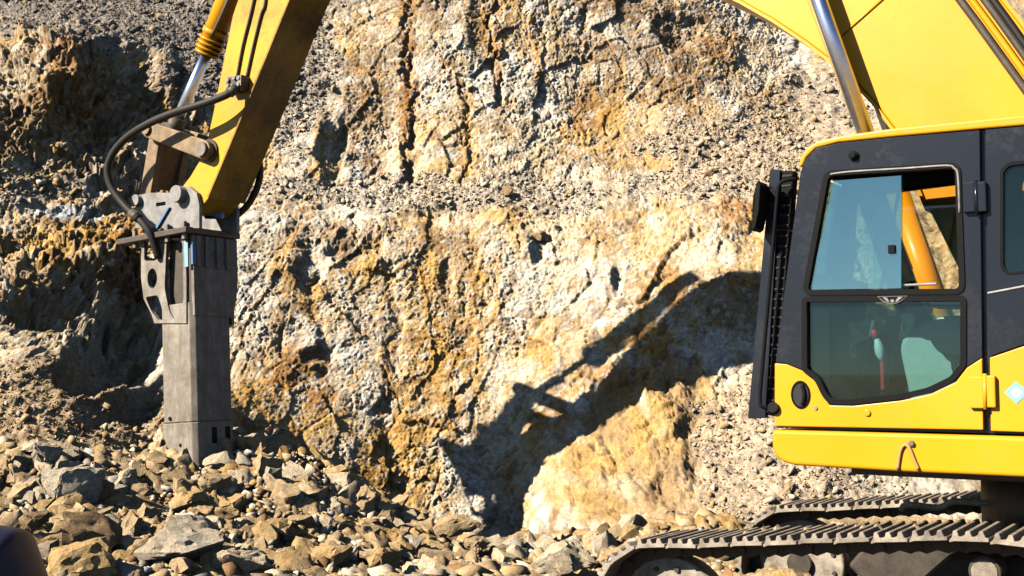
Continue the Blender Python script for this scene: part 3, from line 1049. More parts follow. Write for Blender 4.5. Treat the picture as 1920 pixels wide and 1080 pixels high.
# ledge stones
for px, py, Y, s, lab in [(948, 345, 14.9, 0.30, 'dark angular stone perched on the gravel ledge of the rock face'), (1348, 312, 15.2, 0.24, 'brown stone sitting on the gravel bench above the cab guard'),
                          (1018, 425, 14.2, 0.30, 'rounded tan stone jutting from the rock face above the star-shaped hole'), (1470, 945, 11.0, 0.16, 'pale bluish stone at the foot of the gravel bank beside the far track'),
                          (1500, 925, 11.1, 0.24, 'tan flat stone on the gravel bank beside the far track')]:
    q = at_depth(px, py, Y)
    o = bpy.data.objects.new('boulder', BIG[hash(lab) % 1 + (int(px) % 12)])
    link(o)
    i = int(np.argmin(np.abs(xs - q[0])))
    j = int(np.argmin(np.abs(zs - q[2])))
    o.location = (q[0], WY[i, j] - s * 0.15, q[2])
    o.rotation_euler = (0.4, 0.2, px)
    o.scale = (s, s, s)
    o.color = (*label_tone(lab), 1)
    tag(o, lab, 'rock')

# stones of the heap: the 260 largest in view are things, the rest is one mass
cand = []
rr = random.Random(5)
while len(cand) < 17000:
    x = rr.uniform(-5.6, 1.9)
    y = rr.uniform(7.6, 12.9)
    if abs(x) > 0.46 * y + 0.2:
        continue
    dens = 1.0
    if x > 0.2 and y < 9.2:
        dens = 0.5
    if y > 12.2 and x > -1.5:
        dens = 0.5
    if rr.random() > dens:
        continue
    s = 0.026 * (1 - rr.random()) ** (-0.56)
    cand.append((min(s, 0.34), x, y))
cand.sort(key=lambda c: -c[0] / c[2])
cx = np.array([c[1] for c in cand])
cy = np.array([c[2] for c in cand])
cz = ground_z(cx, cy)
wallY = bilerp(gx0, gz0, WB, cx, cz)
keep = cy < wallY - 0.02
zones = [('in the heap right of the breaker', 'stones right of the breaker'), ('in the heap below and left of the breaker', 'stones left of the breaker'),
         ('on the floor between the heap and the near track', 'stones near the track')]
things = 0
mass = []
for i, (s, x, y) in enumerate(cand):
    if not keep[i]:
        continue
    px, py = to_px(x, y, cz[i])
    e = (rr.uniform(-0.7, 0.7), rr.uniform(-0.7, 0.7), rr.uniform(0, 6.28))
    k = rr.randrange(len(SMALL))
    z = cz[i] + s * (0.08 if s > 0.12 else 0.16)
    if things < 262 and -10 < px < 1250 and py < 1085:
        o = bpy.data.objects.new('stone', MEDIUM[k % len(MEDIUM)])
        link(o)
        o.location = (x, y, z)
        o.rotation_euler = e
        o.scale = (s * 1.15, s * 1.15, s * 1.15)
        where, grp = zones[0 if px > 370 and px < 900 else (1 if px <= 370 else 2)]
        tn = rr.choice(('cream', 'cream', 'tan', 'tan', 'tan', 'grey', 'ochre', 'ochre'))
        k_ = rr.uniform(0.85, 1.15)
        o.color = tuple(min(0.7, c_ * k_) for c_ in TONES[tn]) + (1,)
        size = 'head-sized' if s > 0.19 else ('brick-sized' if s > 0.13 else 'fist-sized')
        tag(o, '%s %s angular broken stone %s' % (size, tn, where), 'stone', '%s %s %s' % (size, tn, grp))
        things += 1
    else:
        mass.append((x, y, z, s * 1.1, e, k))

SV = []
SF = []
for me in SMALL:
    v = np.array([v.co[:] for v in me.vertices])
    SV.append(v)
    SF.append([tuple(p.vertices) for p in me.polygons])


def stone_mass(name, items, label, tone):
    vs = []
    tri = []
    cl = []
    k = 0
    for x, y, z, s, e, m_ in items:
        R = np.array(__import__('mathutils').Euler(e).to_matrix())
        v = (SV[m_] @ R.T) * s + np.array((x, y, z))
        vs.append(v)
        for f in SF[m_]:
            tri.append((f[0] + k, f[1] + k, f[2] + k))
        k += len(v)
        t = tone(x, y, z)
        cl.append(np.tile(t, (len(v), 1)))
    V = np.concatenate(vs).astype(np.float32)
    T = np.array(tri, np.int32)
    me = bpy.data.meshes.new(name)
    me.vertices.add(len(V))
    me.vertices.foreach_set('co', V.ravel())
    me.loops.add(T.size)
    me.loops.foreach_set('vertex_index', T.ravel())
    me.polygons.add(len(T))
    me.polygons.foreach_set('loop_start', (np.arange(len(T)) * 3).astype(np.int32))
    me.polygons.foreach_set('loop_total', np.full(len(T), 3, np.int32))
    me.update(calc_edges=True)
    ca = me.color_attributes.new('col', 'FLOAT_COLOR', 'POINT')
    ca.data.foreach_set('color', np.concatenate([np.concatenate(cl), np.ones((len(V), 1))], 1).astype(np.float32).ravel())
    me.materials.append(M['gravel'])
    o = link(bpy.data.objects.new(name, me))
    tag(o, label, 'gravel', None, 'stuff')
    return o


PAL = [CREAM * 0.95, TAN, OCHRE * 0.4 + TAN * 0.5, TAN * 0.8, WHITE * 0.85, GREYG, BROWN * 1.3]


def tone_heap(x, y, z):
    return np.clip(PAL[rr.choice((0, 0, 1, 1, 1, 2, 3, 3, 4, 5, 6))] * rr.uniform(0.7, 1.1), 0, 0.75)


stone_mass('rubble', mass, 'small broken stones filling the rubble heap', tone_heap)

# pebbles on the ledges, screes and the debris slope of the face
wx_i = rr
items = []
gsel = np.argwhere((gravel > 0.45) & (PX > -20) & (PX < 1700) & (PY > -20) & (PY < 1000))
pick = RNG.choice(len(gsel), 21000, replace=len(gsel) < 21000)
for a in pick:
    i, j = gsel[a]
    s = 0.020 * (1 - rr.random()) ** (-0.38)
    s = min(s, 0.14)
    items.append((WX[i, j], WY[i, j] - s * 0.12, WZ[i, j] + s * 0.1, s, (rr.uniform(-1, 1), rr.uniform(-1, 1), rr.uniform(0, 6.28)), rr.randrange(len(SMALL))))


def tone_scree(x, y, z):
    px, py = to_px(x, y, z)
    if px < 620 and py < 200:
        base = rr.choice((DKGREY, GREYG, GREYG * 0.8, DKGREY * 0.8, TAN * 0.7))
    elif px < 420:
        base = rr.choice((TAN, TAN * 0.8, CREAM * 0.8, OCHRE * 0.3 + TAN * 0.5, BROWN * 1.4, GREYG))
    elif px > 1250:
        base = rr.choice((PINK, PINK * 0.8, CREAM * 0.9, TAN, GREYG * 1.1, OCHRE * 0.3 + TAN * 0.6))
    else:
        base = rr.choice((GREYG * 1.25, CREAM * 0.95, CREAM * 0.85, TAN * 0.95, GREYG))
    return np.clip(base * rr.uniform(0.75, 1.2), 0, 0.75)


stone_mass('scree', items, 'small loose stones on the ledges and screes of the rock face', tone_scree)

# ================================================================== EXCAVATOR
EX = bpy.data.objects.new('excavator', None)
link(EX)
EX.location = (ORG[0], ORG[1], 0)
EX.rotation_euler = (0, 0, math.atan2(FW[1], FW[0]))
tag(EX, 'large yellow tracked excavator with charcoal cab and a hydraulic breaker on its arm', 'excavator')
CY = 1.40                                            # outer face of the cab


def Cp(pts):
    return UP(pts, CY)


# ---- boom
BOOM_LO = [(0.35, 1.75), (0.62, 2.20), (0.86, 2.75)] + UP([(1680, 245), (1640, 192), (1600, 150), (1555, 110), (1510, 76), (1450, 36), (1390, 2)], .25) + \
          [(2.7, 4.76), (3.6, 5.20), (4.8, 5.65), (6.0, 5.92), (6.75, 6.02)]
BOOM_HI = [(6.92, 6.15), (6.92, 6.42), (6.75, 6.52), (6.0, 6.60), (4.6, 6.50), (3.2, 6.15), (2.3, 5.72), (1.6, 5.25), (1.05, 4.74)] + UP([(1872, -6), (1900, 28), (1932, 70)], .25) + \
          [(-0.05, 3.15), (-0.30, 2.60), (-0.38, 2.10), (-0.25, 1.75)]
boom = B().prism(BOOM_LO + BOOM_HI, -.235, .235).out('boom', M['yellow'], EX, bevel=0.012)
# top and bottom cover plates of the box section, a little wider than its sides


def strip(poly, d, y0, y1, b):
    n = len(poly)
    for i in range(n - 1):
        a = Vector(poly[i])
        c = Vector(poly[i + 1])
        t = (c - a).normalized()
        nn = Vector((-t.y, t.x)) * d
        b.prism([a, c, c + nn, a + nn], y0, y1)
    return b


strip(BOOM_LO[2:], -0.022, -.262, .262, B()).out('cover_plate', M['yellow'], boom)
strip(BOOM_HI[2:-2], -0.022, -.262, .262, B()).out('cover_plate', M['yellow'], boom)
# weld seam across the side
wa, wb = U(1562, 80, .24), U(1668, -14, .24)
B().tube([(wa[0], .236, wa[1]), (wb[0], .236, wb[1])], .011, 8).out('weld_seam', M['yellow'], boom, smooth=True)
# pipes along the upper side of the boom; first dark tube paints a shadow gap
for mat, r_, dy, pxs in (('steel_dark', .026, .262, (1800, 1922)), ('yellow', .022, .268, (1822, 1944)), ('steel_dark', .024, .285, (1846, 1966)), ('hose', .022, .275, (1862, 1982))):
    a_, b_ = U(pxs[0], 0, dy), U(pxs[1], 168, dy)
    d_ = Vector((a_[0] - b_[0], a_[1] - b_[1])).normalized()
    pts = [(b_[0] - d_.x * .9, dy, b_[1] - d_.y * .9), (b_[0], dy, b_[1]), (a_[0], dy, a_[1]), (a_[0] + d_.x * .35 + .03, dy, a_[1] + d_.y * .35), (a_[0] + d_.x * .7 + .16, dy, a_[1] + d_.y * .62), (a_[0] + 1.0, dy, a_[1] + .85)]
    B().tube(smooth_path(pts, 4), r_, 8).out('pipe_and_shade_line', M[mat], boom, smooth=True)

# ---- boom cylinders, one on each side
ra, rb = U(1505, 0, .40), U(1594, 255, .40)
dv = Vector((ra[0] - rb[0], ra[1] - rb[1])).normalized()
pin_top = Vector(rb) + dv * 2.15
foot = Vector(rb) - dv * 1.75
for s in (1, -1):
    y = .40 * s
    P = lambda t: (rb[0] + dv.x * t, y, rb[1] + dv.y * t)
    c = B().tube([P(-1.75), P(-.22)], .095, 22).tube([P(-.26), P(-.14)], .108, 22).out('boom_cylinder', M['yellow'], EX, smooth=True)
    B().tube([P(-.16), P(2.12)], .056, 22).out('rod', M['chrome'], c, smooth=True)
    B().tube([P(-1.7), P(-.3)], .02, 8).out('oil_line', M['yellow'], c, smooth=True)
    c2 = bpy.data.objects[c.name].children[-1]
    c2.location = (-.115, 0.02 * s, .0)
    B().pin(pin_top.x, pin_top.y, .12, y - .07, y + .07).out('rod_eye', M['yellow'], c, smooth=True)
    B().pin(foot.x, foot.y, .12, y - .07, y + .07).out('foot_eye', M['yellow'], c, smooth=True)
B().pin(pin_top.x, pin_top.y, .06, -.50, .50).out('boom_cylinder_pin', M['steel'], EX, smooth=True)
# thin tan tube beside the near cylinder
g0, g1 = U(1611, 252, .36), U(1516, -2, .36)
gd = (Vector(g1) - Vector(g0)).normalized()
B().tube([(g0[0] - gd.x * 1.0, .335, g0[1] - gd.y * 1.0), (g1[0] + gd.x * .9, .335, g1[1] + gd.y * .9)], .018, 8).out('tan_tube', M['tan'], EX, smooth=True)

# ---- arm
ARM_F = UP([(448, -6), (436, 30), (420, 110), (400, 210), (384, 285)], .22)
ARM_R = UP([(547, -6), (510, 85), (468, 188), (425, 292), (392, 370)], .22)
arm_poly = [(6.30, 6.95), (6.62, 6.60), (6.98, 6.30)] + ARM_F + [(8.16, 3.66), (8.33, 3.52), (8.33, 3.36), (8.22, 3.28), (8.06, 3.27)] + list(reversed(ARM_R)) + \
           [(6.55, 5.65), (6.33, 6.10), (6.15, 6.50), (6.02, 6.88), (6.12, 7.02)]
arm = B().prism(arm_poly, -.22, .22).out('arm', M['yellow_worn'], EX, bevel=.010)
strip(list(reversed(ARM_R)) + [(6.55, 5.65), (6.33, 6.10)], .02, -.25, .25, B()).out('cover_plate', M['yellow_scraped_shaded'], arm)
B().pin(6.62, 6.28, .15, -.33, .33).out('boom_pin', M['steel'], EX, smooth=True)
# arm cylinder above the boom (outside the picture)
B().tube([(2.6, 0, 6.05), (4.9, 0, 7.05)], .11, 20).out('arm_cylinder', M['yellow'], EX, smooth=True)
ac = EX.children[-1]
B().tube([(4.85, 0, 7.03), (6.08, 0, 6.98)], .06, 18).out('rod', M['chrome'], ac, smooth=True)
B().prism([(2.35, 5.70), (2.95, 5.98), (2.70, 6.15), (2.52, 6.14)], -.16, .16).out('lug', M['yellow'], ac, bevel=.01)
# thin lines along the arm and the valve block they end in
for pts in ([(482, -30), (470, 25), (455, 85), (443, 150)], [(500, -30), (496, 10), (489, 28), (474, 90), (461, 150)]):
    B().tube(smooth_path([(x, .236, z) for x, z in UP(pts, .236)], 4), .013, 8).out('arm_pipe', M['steel_dark'], arm, smooth=True)
vb = B()
v0 = U(421, 172, .27)
v1 = U(470, 142, .27)
vc = ((v0[0] + v1[0]) / 2, (v0[1] + v1[1]) / 2)
vb.box(vc[0] - .12, vc[0] + .10, .222, .33, vc[1] - .075, vc[1] + .065)
vblk = vb.out('valve_block', M['steel_dark'], arm, bevel=.008)
for dx, dz in ((-.09, .03), (-.03, .04), (-.09, -.03), (-.01, -.04), (.06, .03), (.06, -.03)):
    B().pin(vc[0] + dx, vc[1] + dz, .021, .33, .355, 10).out('port', M['bracket'], vblk, smooth=True)
B().box(vc[0] - .125, vc[0] - .075, .325, .345, vc[1] - .05, vc[1] + .05).out('port_plate', M['bracket'], vblk, bevel=.003)

# ---- bucket cylinder on the front of the arm
b0, b1, b2 = U(432, -10, 0), U(386, 106, 0), U(338, 228, 0)
bd = (Vector(b1) - Vector(b0)).normalized()
P = lambda t: (b1[0] + bd.x * t, 0.0, b1[1] + bd.y * t)
rad = B().tube([P(-1.7), P(-.02)], .122, 24).tube([P(-.30), P(-.24)], .134, 24)
for k in range(4):
    rad.tube([P(-.20 + .05 * k), P(-.175 + .05 * k)], .141 if k < 3 else .13, 24)
bc = rad.out('bucket_cylinder', M['yellow'], EX, smooth=True)
lk = (8.72, 4.20)
B().tube([P(-.05), (lk[0], 0, lk[1])], .060, 22).out('rod', M['chrome'], bc, smooth=True)
B().pin(lk[0], lk[1], .115, -.10, .10).tube([(lk[0] - .12, 0, lk[1] + .17), (lk[0], 0, lk[1])], .09, 14).out('rod_eye', M['steel_dark'], bc, smooth=True)
oil = B().tube(smooth_path([(P(-1.3)[0] - .1, .10, P(-1.3)[2] - .06), (P(-.6)[0] - .10, .10, P(-.6)[2] - .06), (P(-.25)[0] - .06, .09, P(-.25)[2] - .05)], 4), .022, 8)
oil.out('oil_line', M['steel_dark'], bc, smooth=True)

# ---- linkage
ap = U(388, 282, .26)
pa = (8.88, 3.46)
pb = (8.22, 3.47)
for s in (1, -1):
    B().bar(lk, ap, (.085, .095), min(s * .245, s * .315), max(s * .245, s * .315)).out('tilt_link', M['link'], EX, bevel=.01)
    o = EX.children[-1]
    B().pin(lk[0], lk[1], .062, min(s * .31, s * .345), max(s * .31, s * .345)).out('pin_cap', M['link'], o, smooth=True, bevel=.006)
    B().pin(ap[0], ap[1], .075, min(s * .31, s * .35), max(s * .31, s * .35)).out('pin_cap', M['steel'], o, smooth=True, bevel=.006)
B().pin(lk[0], lk[1], .055, -.31, .31).out('link_pin', M['steel_dark'], EX, smooth=True)
B().pin(ap[0], ap[1], .065, -.34, .34).pin(ap[0], ap[1], .12, .222, .243).out('arm_pin', M['steel_dark'], EX, smooth=True)
hl = B()
hl.bar(lk, pa, (.085, .085), .13, .21).bar(lk, pa, (.085, .085), -.21, -.13)
hl.prism([(lk[0] - .05, lk[1] - .12), (lk[0] + .03, lk[1] - .12), (pa[0] + .03, pa[1] + .16), (pa[0] - .05, pa[1] + .16)], -.128, .128)
hl.out('push_link', M['link'], EX, bevel=.008)

# ---- hydraulic breaker (leans back a little from its pins)
BR = B()
TILT = math.radians(3.6)
BRK = []


def tilt(o):
    """turn a breaker piece about the mounting pin"""
    for v in o.data.vertices:
        x, z = v.co.x - pb[0], v.co.z - pb[1]
        v.co.x = pb[0] + x * math.cos(TILT) + z * math.sin(TILT)
        v.co.z = pb[1] - x * math.sin(TILT) + z * math.cos(TILT)
    return o


Bx0, Bx1 = 8.11, 8.60
# lower housing: box with chamfered edges
ch = .045


def housing(z0, z1, x0, x1, yh, c):
    b = B()
    ring = [(x0 + c, -yh), (x1 - c, -yh), (x1, -yh + c), (x1, yh - c), (x1 - c, yh), (x0 + c, yh), (x0, yh - c), (x0, -yh + c)]
    n = 8
    v = [(x, y, z0) for x, y in ring] + [(x, y, z1) for x, y in ring]
    f = [tuple(range(n)), tuple(range(2 * n - 1, n - 1, -1))] + [(i, (i + 1) % n, n + (i + 1) % n, n + i) for i in range(n)]
    return b.add(v, f)


brk = tilt(housing(1.16, 2.36, Bx0, Bx1, .27, ch).out('hydraulic_breaker', M['steel'], EX, bevel=.008))
tag(brk, 'dusty grey box-housed hydraulic breaker hanging from the arm')
tilt(housing(.66, 1.155, Bx0 - .008, Bx1 + .008, .278, ch).out('wear_collar', M['steel'], brk, bevel=.012))
tilt(housing(2.36, 3.05, Bx0 + .03, Bx1 - .06, .20, .03).out('power_cell', M['steel_dark'], brk, bevel=.01))


def bh(pts, yl=.28):
    """pixel polygon on the breaker side, undone for the tilt"""
    out = []
    for x, z in UP(pts, yl):
        dx, dz = x - pb[0], z - pb[1]
        out.append((pb[0] + dx * math.cos(-TILT) + dz * math.sin(-TILT), pb[1] - dx * math.sin(-TILT) + dz * math.cos(-TILT)))
    return out


side = bh([(268, 446), (300, 446), (348, 446), (350, 520), (350, 606), (290, 606), (284, 588), (270, 560), (265, 520), (265, 480)])
h1 = rounded(bh([(271, 449), (297, 449), (300, 480), (292, 489), (271, 489)]), .03, 3)
cc = bh([(286, 522)])[0]
h2 = [(cc[0] + .075 * math.cos(a * math.pi / 8), cc[1] + .105 * math.sin(a * math.pi / 8)) for a in range(16)]
h3 = rounded(bh([(273, 557), (296, 553), (305, 580), (307, 600), (297, 600), (284, 583)]), .03, 3)
h4 = rounded(bh([(313, 450), (343, 452), (345, 560), (340, 588), (329, 602), (318, 585), (309, 540)]), .05, 3)
for y0, y1 in ((.245, .285), (-.365, -.325)):
    tilt(plate('side_plate', side, [h1, h2, h3, h4], y0, y1, M['steel'], brk))
# rear plate of the upper housing (facing the machine), with ribs
rpv = [(.243, 3.05), (-.36, 3.05), (-.36, 2.62), (-.335, 2.42), (-.275, 2.22), (.243, 2.22)]
nn_ = len(rpv)
tilt(B().add([(Bx0 - .010, y, z) for y, z in rpv] + [(Bx0 + .035, y, z) for y, z in rpv], [tuple(range(nn_)), tuple(range(2 * nn_ - 1, nn_ - 1, -1))] + [(i, (i + 1) % nn_, nn_ + (i + 1) % nn_, nn_ + i) for i in range(nn_)]).out('rear_plate', M['steel'], brk, bevel=.008))
for yy in (-.20, -.07, .08, .19):
    tilt(B().box(Bx0 - .040, Bx0 - .011, yy - .02, yy + .02, 2.72, 3.04).out('rib', M['steel'], brk, bevel=.006))
tilt(B().box(Bx0 - .02, Bx0 + .012, .205, .262, 2.74, 2.97).out('blue_label', M['blue'], brk, bevel=.004))
tilt(B().box(Bx0 + .02, Bx0 + .07, .286, .290, 2.72, 2.98).out('data_label', M['sticker'], brk))
# slots and bolt holes near the bottom
for yy in (.02, -.16):
    tilt(B().box(Bx0 - .0125, Bx0 + .01, yy - .038, yy + .038, .93, 1.10).out('slot', M['black'], brk, bevel=.02))
for px, py in ((318, 785), (305, 835), (338, 835)):
    q = bh([(px, py)])[0]
    tilt(B().pin(q[0], q[1], .02, .270, .2815, 12).out('bolt_hole', M['black'], brk))
# chisel
tilt(B().tube([(8.35, 0, .80), (8.35, 0, .45), (8.35, 0, .30)], [.085, .085, .03], 16).out('chisel', M['steel'], brk, smooth=True))
# mounting flange with bolts, and the bracket above it
fl = tilt(B().box(8.06, 9.12, -.37, .37, 3.055, 3.115).out('mounting_flange', M['steel_dark'], brk, bevel=.008))
for xx in (8.15, 8.4, 8.65, 8.9):
    for s in (1, -1):
        tilt(B().tube([(xx, s * .31, 3.00), (xx, s * .31, 3.18)], .028, 8).out('bolt', M['steel'], fl))
bp = bh([(258, 428), (258, 380), (264, 366), (285, 362), (330, 362), (340, 352), (358, 350), (372, 362), (377, 385), (377, 428)], .25)
sl = bh([(296, 388), (314, 385), (314, 378), (296, 381)], .25)
for y0, y1 in ((.235, .275), (-.275, -.235)):
    tilt(plate('bracket_plate', bp, [sl], y0, y1, M['bracket'], brk))
tilt(B().box(8.30, 8.86, -.234, .234, 3.116, 3.16).out('bracket_floor', M['steel_dark'], brk))
tilt(B().prism([(8.62, 3.12), (8.66, 3.12), (8.42, 3.36), (8.38, 3.36)], .277, .30).out('blue_reflection_bar', M['blue'], brk))  # blue bar stands in for the reflected streak on the bracket
B().pin(pa[0], pa[1], .062, -.33, .33).out('breaker_pin', M['bracket'], EX, smooth=True, bevel=.006)
B().pin(pb[0], pb[1], .088, -.36, .36).out('breaker_pin', M['bracket'], EX, smooth=True, bevel=.006)
q = U(404, 404, -.05)
B().tube([(q[0] + .09, .0, q[1]), (q[0] - .10, -.06, q[1] - .01)], .035, 10).out('blue_hose_coupling', M['blue'], EX, smooth=True)

# ---- hoses to the breaker
path = []
for (x, y), yl in zip([(441, 166), (424, 178), (380, 195), (330, 210), (280, 231), (240, 256), (213, 286), (202, 316), (207, 346), (222, 371), (244, 396), (263, 413), (283, 440), (297, 484)],
                      [.34, .40, .46, .50, .52, .52, .52, .52, .50, .47, .44, .42, .38, .30]):
    a = U(x, y, yl)
    path.append((a[0], yl, a[1]))
hz = B().tube(smooth_path(path, 5), .040, 12).out('breaker_hose', M['hose'], EX, smooth=True)
mid = smooth_path(path, 5)
for i in (2, 52, 53):
    p = mid[i]
    q = mid[i + 1]
    d = (q - p).normalized()
    B().tube([p - d * .05, p + d * .05], .05, 12).out('hose_fitting', M['steel_dark'], hz, smooth=True)
path = []
for (x, y), yl in zip([(470, 200), (482, 285), (488, 320), (481, 355), (464, 385), (446, 402), (425, 420)], [-.28, -.36, -.38, -.38, -.36, -.32, -.28]):
    a = U(x, y, yl)
    path.append((a[0], yl, a[1]))
B().tube(smooth_path(path, 5), .036, 12).out('breaker_hose', M['hose'], EX, smooth=True)

# ---- upper structure: skirt under the cab, deck, engine house, counterweight
x_r = -.55
skirt = Cp([(1450, 808), (1450, 838), (1456, 855), (1470, 866), (1492, 872), (1700, 884)])
skirt = [skirt[0], skirt[1], skirt[2], skirt[3], skirt[4], (skirt[5][0], 1.085), (-3.0, 1.085), (-3.0, 1.305), (skirt[0][0] - .02, 1.305)]
sk = B().prism(skirt, 1.02, 1.425).out('skirt_panel', M['yellow'], EX, bevel=.035, seg=4)
hk = [(x, 1.432, z) for x, z in UP([(1683, 880), (1687, 852), (1692, 838), (1699, 834), (1706, 842), (1714, 862), (1722, 880)], 1.432)]
B().tube(smooth_path(hk, 4), .011, 8).out('tie_hook', M['tan'], sk, smooth=True)
hp = U(1709, 831, 1.432)
B().pin(hp[0], hp[1], .016, 1.424, 1.444, 8).out('bolt', M['steel'], sk)
B().box(-3.2, 1.20, -1.35, 1.0, 1.02, 1.26).box(.2, 1.25, -.5, .50, 1.26, 1.50).out('deck', M['steel_dark'], EX, bevel=.02)
B().prism([(.30, 1.262), (.30, 2.0), (.05, 2.25), (-.42, 2.25), (-.42, 1.262)], .242, .33).prism([(.30, 1.262), (.30, 2.0), (.05, 2.25), (-.42, 2.25), (-.42, 1.262)], -.33, -.242).out('boom_bracket', M['yellow'], EX, bevel=.02)
B().box(.75, 1.05, -.52, .52, 1.505, 1.66).out('cylinder_bracket', M['yellow'], EX, bevel=.03)
B().prism([(.95, 1.31), (.95, 1.85), (.75, 2.10), (-.55, 2.22), (-.55, 1.31)], -1.42, -.52).out('tool_box', M['yellow'], EX, bevel=.04, seg=3)
B().prism([(-.62, 1.31), (-.62, 2.35), (-2.6, 2.45), (-2.6, 1.31)], -1.42, 1.38).out('engine_house', M['yellow'], EX, bevel=.05, seg=3)
B().prism([(-2.62, 1.05), (-2.62, 2.40), (-2.9, 2.46), (-3.35, 2.3), (-3.5, 1.9), (-3.45, 1.2), (-3.2, 1.02)], -1.45, 1.45).out('counterweight', M['charcoal'], EX, bevel=.08, seg=3)
B().pin(0, 0, .01, 0, .01, 6)
B().tube([(0, 0, .62), (0, 0, 1.02)], .62, 28).out('swing_ring', M['steel_dark'], EX, smooth=True)

# ---- cab shell
cab_front = Cp([(1453, 802), (1453, 690), (1468, 565), (1486, 430), (1501, 322), (1510, 296), (1530, 278), (1572, 267), (1680, 256), (1838, 243)])
cab_out = cab_front + [(-.50, 3.005), (-.52, 1.315)]
INY = .57
door_open = Cp([(1490, 780), (1490, 690), (1504, 565), (1528, 345), (1552, 318), (1800, 304), (1814, 330), (1816, 700), (1790, 780)])
rear_hole = Cp([(1876, 320), (1890, 306), (1915, 303)]) + [(-.30, 2.79), (-.34, 2.74), (-.34, 2.24)] + Cp([(1890, 516), (1876, 502)])
rear_hole_r = rounded(rear_hole, .03, 3)
cab = plate('cab', cab_out, [door_open, rear_hole_r], 1.30, 1.362, M['charcoal'], EX)
tag(cab, 'charcoal operator cab with yellow roof and teal glass')
far_win = [(1.33, 1.75), (1.24, 2.82), (.38, 2.86), (.34, 1.75)]
far_win2 = [(.22, 2.1), (.22, 2.86), (-.36, 2.86), (-.36, 2.1)]
plate('far_side_wall', cab_out, [rounded(far_win, .08), rounded(far_win2, .06)], INY, INY + .035, M['cabin'], cab)
B().prism(inset(far_win, -.02), INY + .036, INY + .041).out('far_window_pane', M['glass_far'], cab)
B().prism(inset(far_win2, -.02), INY + .036, INY + .041).out('far_window_pane', M['glass_far'], cab)
# rear wall, floor, front lower panel and pillars
B().box(-.515, -.48, INY + .04, 1.298, 1.32, 2.0).box(-.515, -.48, INY + .04, 1.298, 2.82, 2.99).box(-.515, -.48, INY + .04, .66, 2.0, 2.82).box(-.515, -.48, 1.22, 1.298, 2.0, 2.82).out('rear_wall', M['cabin'], cab)
B().box(-.50, -.494, .66, 1.22, 2.0, 2.82).out('rear_window_pane', M['glass_low'], cab)
B().box(-.47, 1.50, INY + .04, 1.298, 1.32, 1.38).out('cab_floor', M['cabin'], cab)
fx = [U(1453, 802, CY), U(1453, 690, CY), U(1468, 565, CY), U(1486, 430, CY), U(1501, 322, CY)]
fp = B()
fp.prism([fx[0], fx[1], (fx[1][0] - .04, fx[1][1]), (fx[0][0] - .04, fx[0][1])], INY + .036, 1.298)
for y0, y1 in ((INY + .036, INY + .10), (1.22, 1.298)):
    for a, b in zip(fx[1:-1], fx[2:]):
        fp.prism([a, b, (b[0] - .07, b[1]), (a[0] - .07, a[1])], y0, y1)
fp.out('front_frame', M['charcoal'], cab)
ga = [(a[0] - .03, a[1]) for a in fx[1:]]
gb = B()
for a, b in zip(ga[:-1], ga[1:]):
    gb.prism([a, b, (b[0] - .006, b[1]), (a[0] - .006, a[1])], INY + .102, 1.218)
gb.out('windscreen_pane', M['glass_low'], cab)
# roof: yellow cap wrapping round the front corner
roof_top = Cp([(1497, 312), (1503, 293), (1514, 277), (1534, 264), (1580, 254), (1680, 240), (1838, 224)])
roof_bot = Cp([(1505, 314), (1512, 297), (1530, 279), (1572, 268), (1680, 257), (1838, 243)])
rt = [(x, z) for x, z in roof_top] + [(-.53, 3.075)]
rbm = [(x, z + .003) for x, z in roof_bot] + [(-.53, 3.008)]
B().prism(rt + list(reversed(rbm)), INY - .01, CY + .008).out('cab_roof', M['yellow'], cab, bevel=.018, seg=3)
# rear part of the near side
hx = 1847
rear_up = Cp([(hx, 243)]) + [(-.50, 3.004), (-.50, 1.93)] + Cp([(1920, 646), (1856, 668)])
lo_a = U(1856, 668, CY)
rp = plate('rear_side_panel', [(a, b) for a, b in rear_up], [rear_hole_r], 1.364, CY, M['charcoal'], cab, bevel=.004)
rear_lo = Cp([(1856, 671), (1920, 649)]) + [(-.50, 1.92), (-.50, 1.325)] + Cp([(1858, 808)])
B().prism(rear_lo, 1.364, CY + .004).out('rear_lower_panel', M['yellow'], cab, bevel=.005)
plate('window_seal', rear_hole_r, [inset(rear_hole_r, .014)], 1.372, CY + .004, M['black'], rp)
B().prism(inset(rear_hole_r, .012), 1.378, 1.383).out('side_window_pane', M['glass_low'], rp)
cr = Cp([(1852, 550), (1920, 537)])
B().tube([(cr[0][0], CY + .001, cr[0][1]), (cr[1][0], CY + .001, cr[1][1]), (-.49, CY + .001, cr[1][1] + .09)], .008, 6).out('crease_highlight', M['bracket'], rp)  # pale tube paints the highlight along the panel crease
ds = U(1906, 736, CY)
B().prism([(ds[0] - .062, ds[1]), (ds[0], ds[1] - .062), (ds[0] + .062, ds[1]), (ds[0], ds[1] + .062)], CY + .0045, CY + .007).out('diamond_sticker', M['sticker'], cab)
B().prism([(ds[0] - .035, ds[1]), (ds[0], ds[1] - .035), (ds[0] + .035, ds[1]), (ds[0], ds[1] + .035)], CY + .0071, CY + .008).out('sticker_print', M['bottle'], cab)

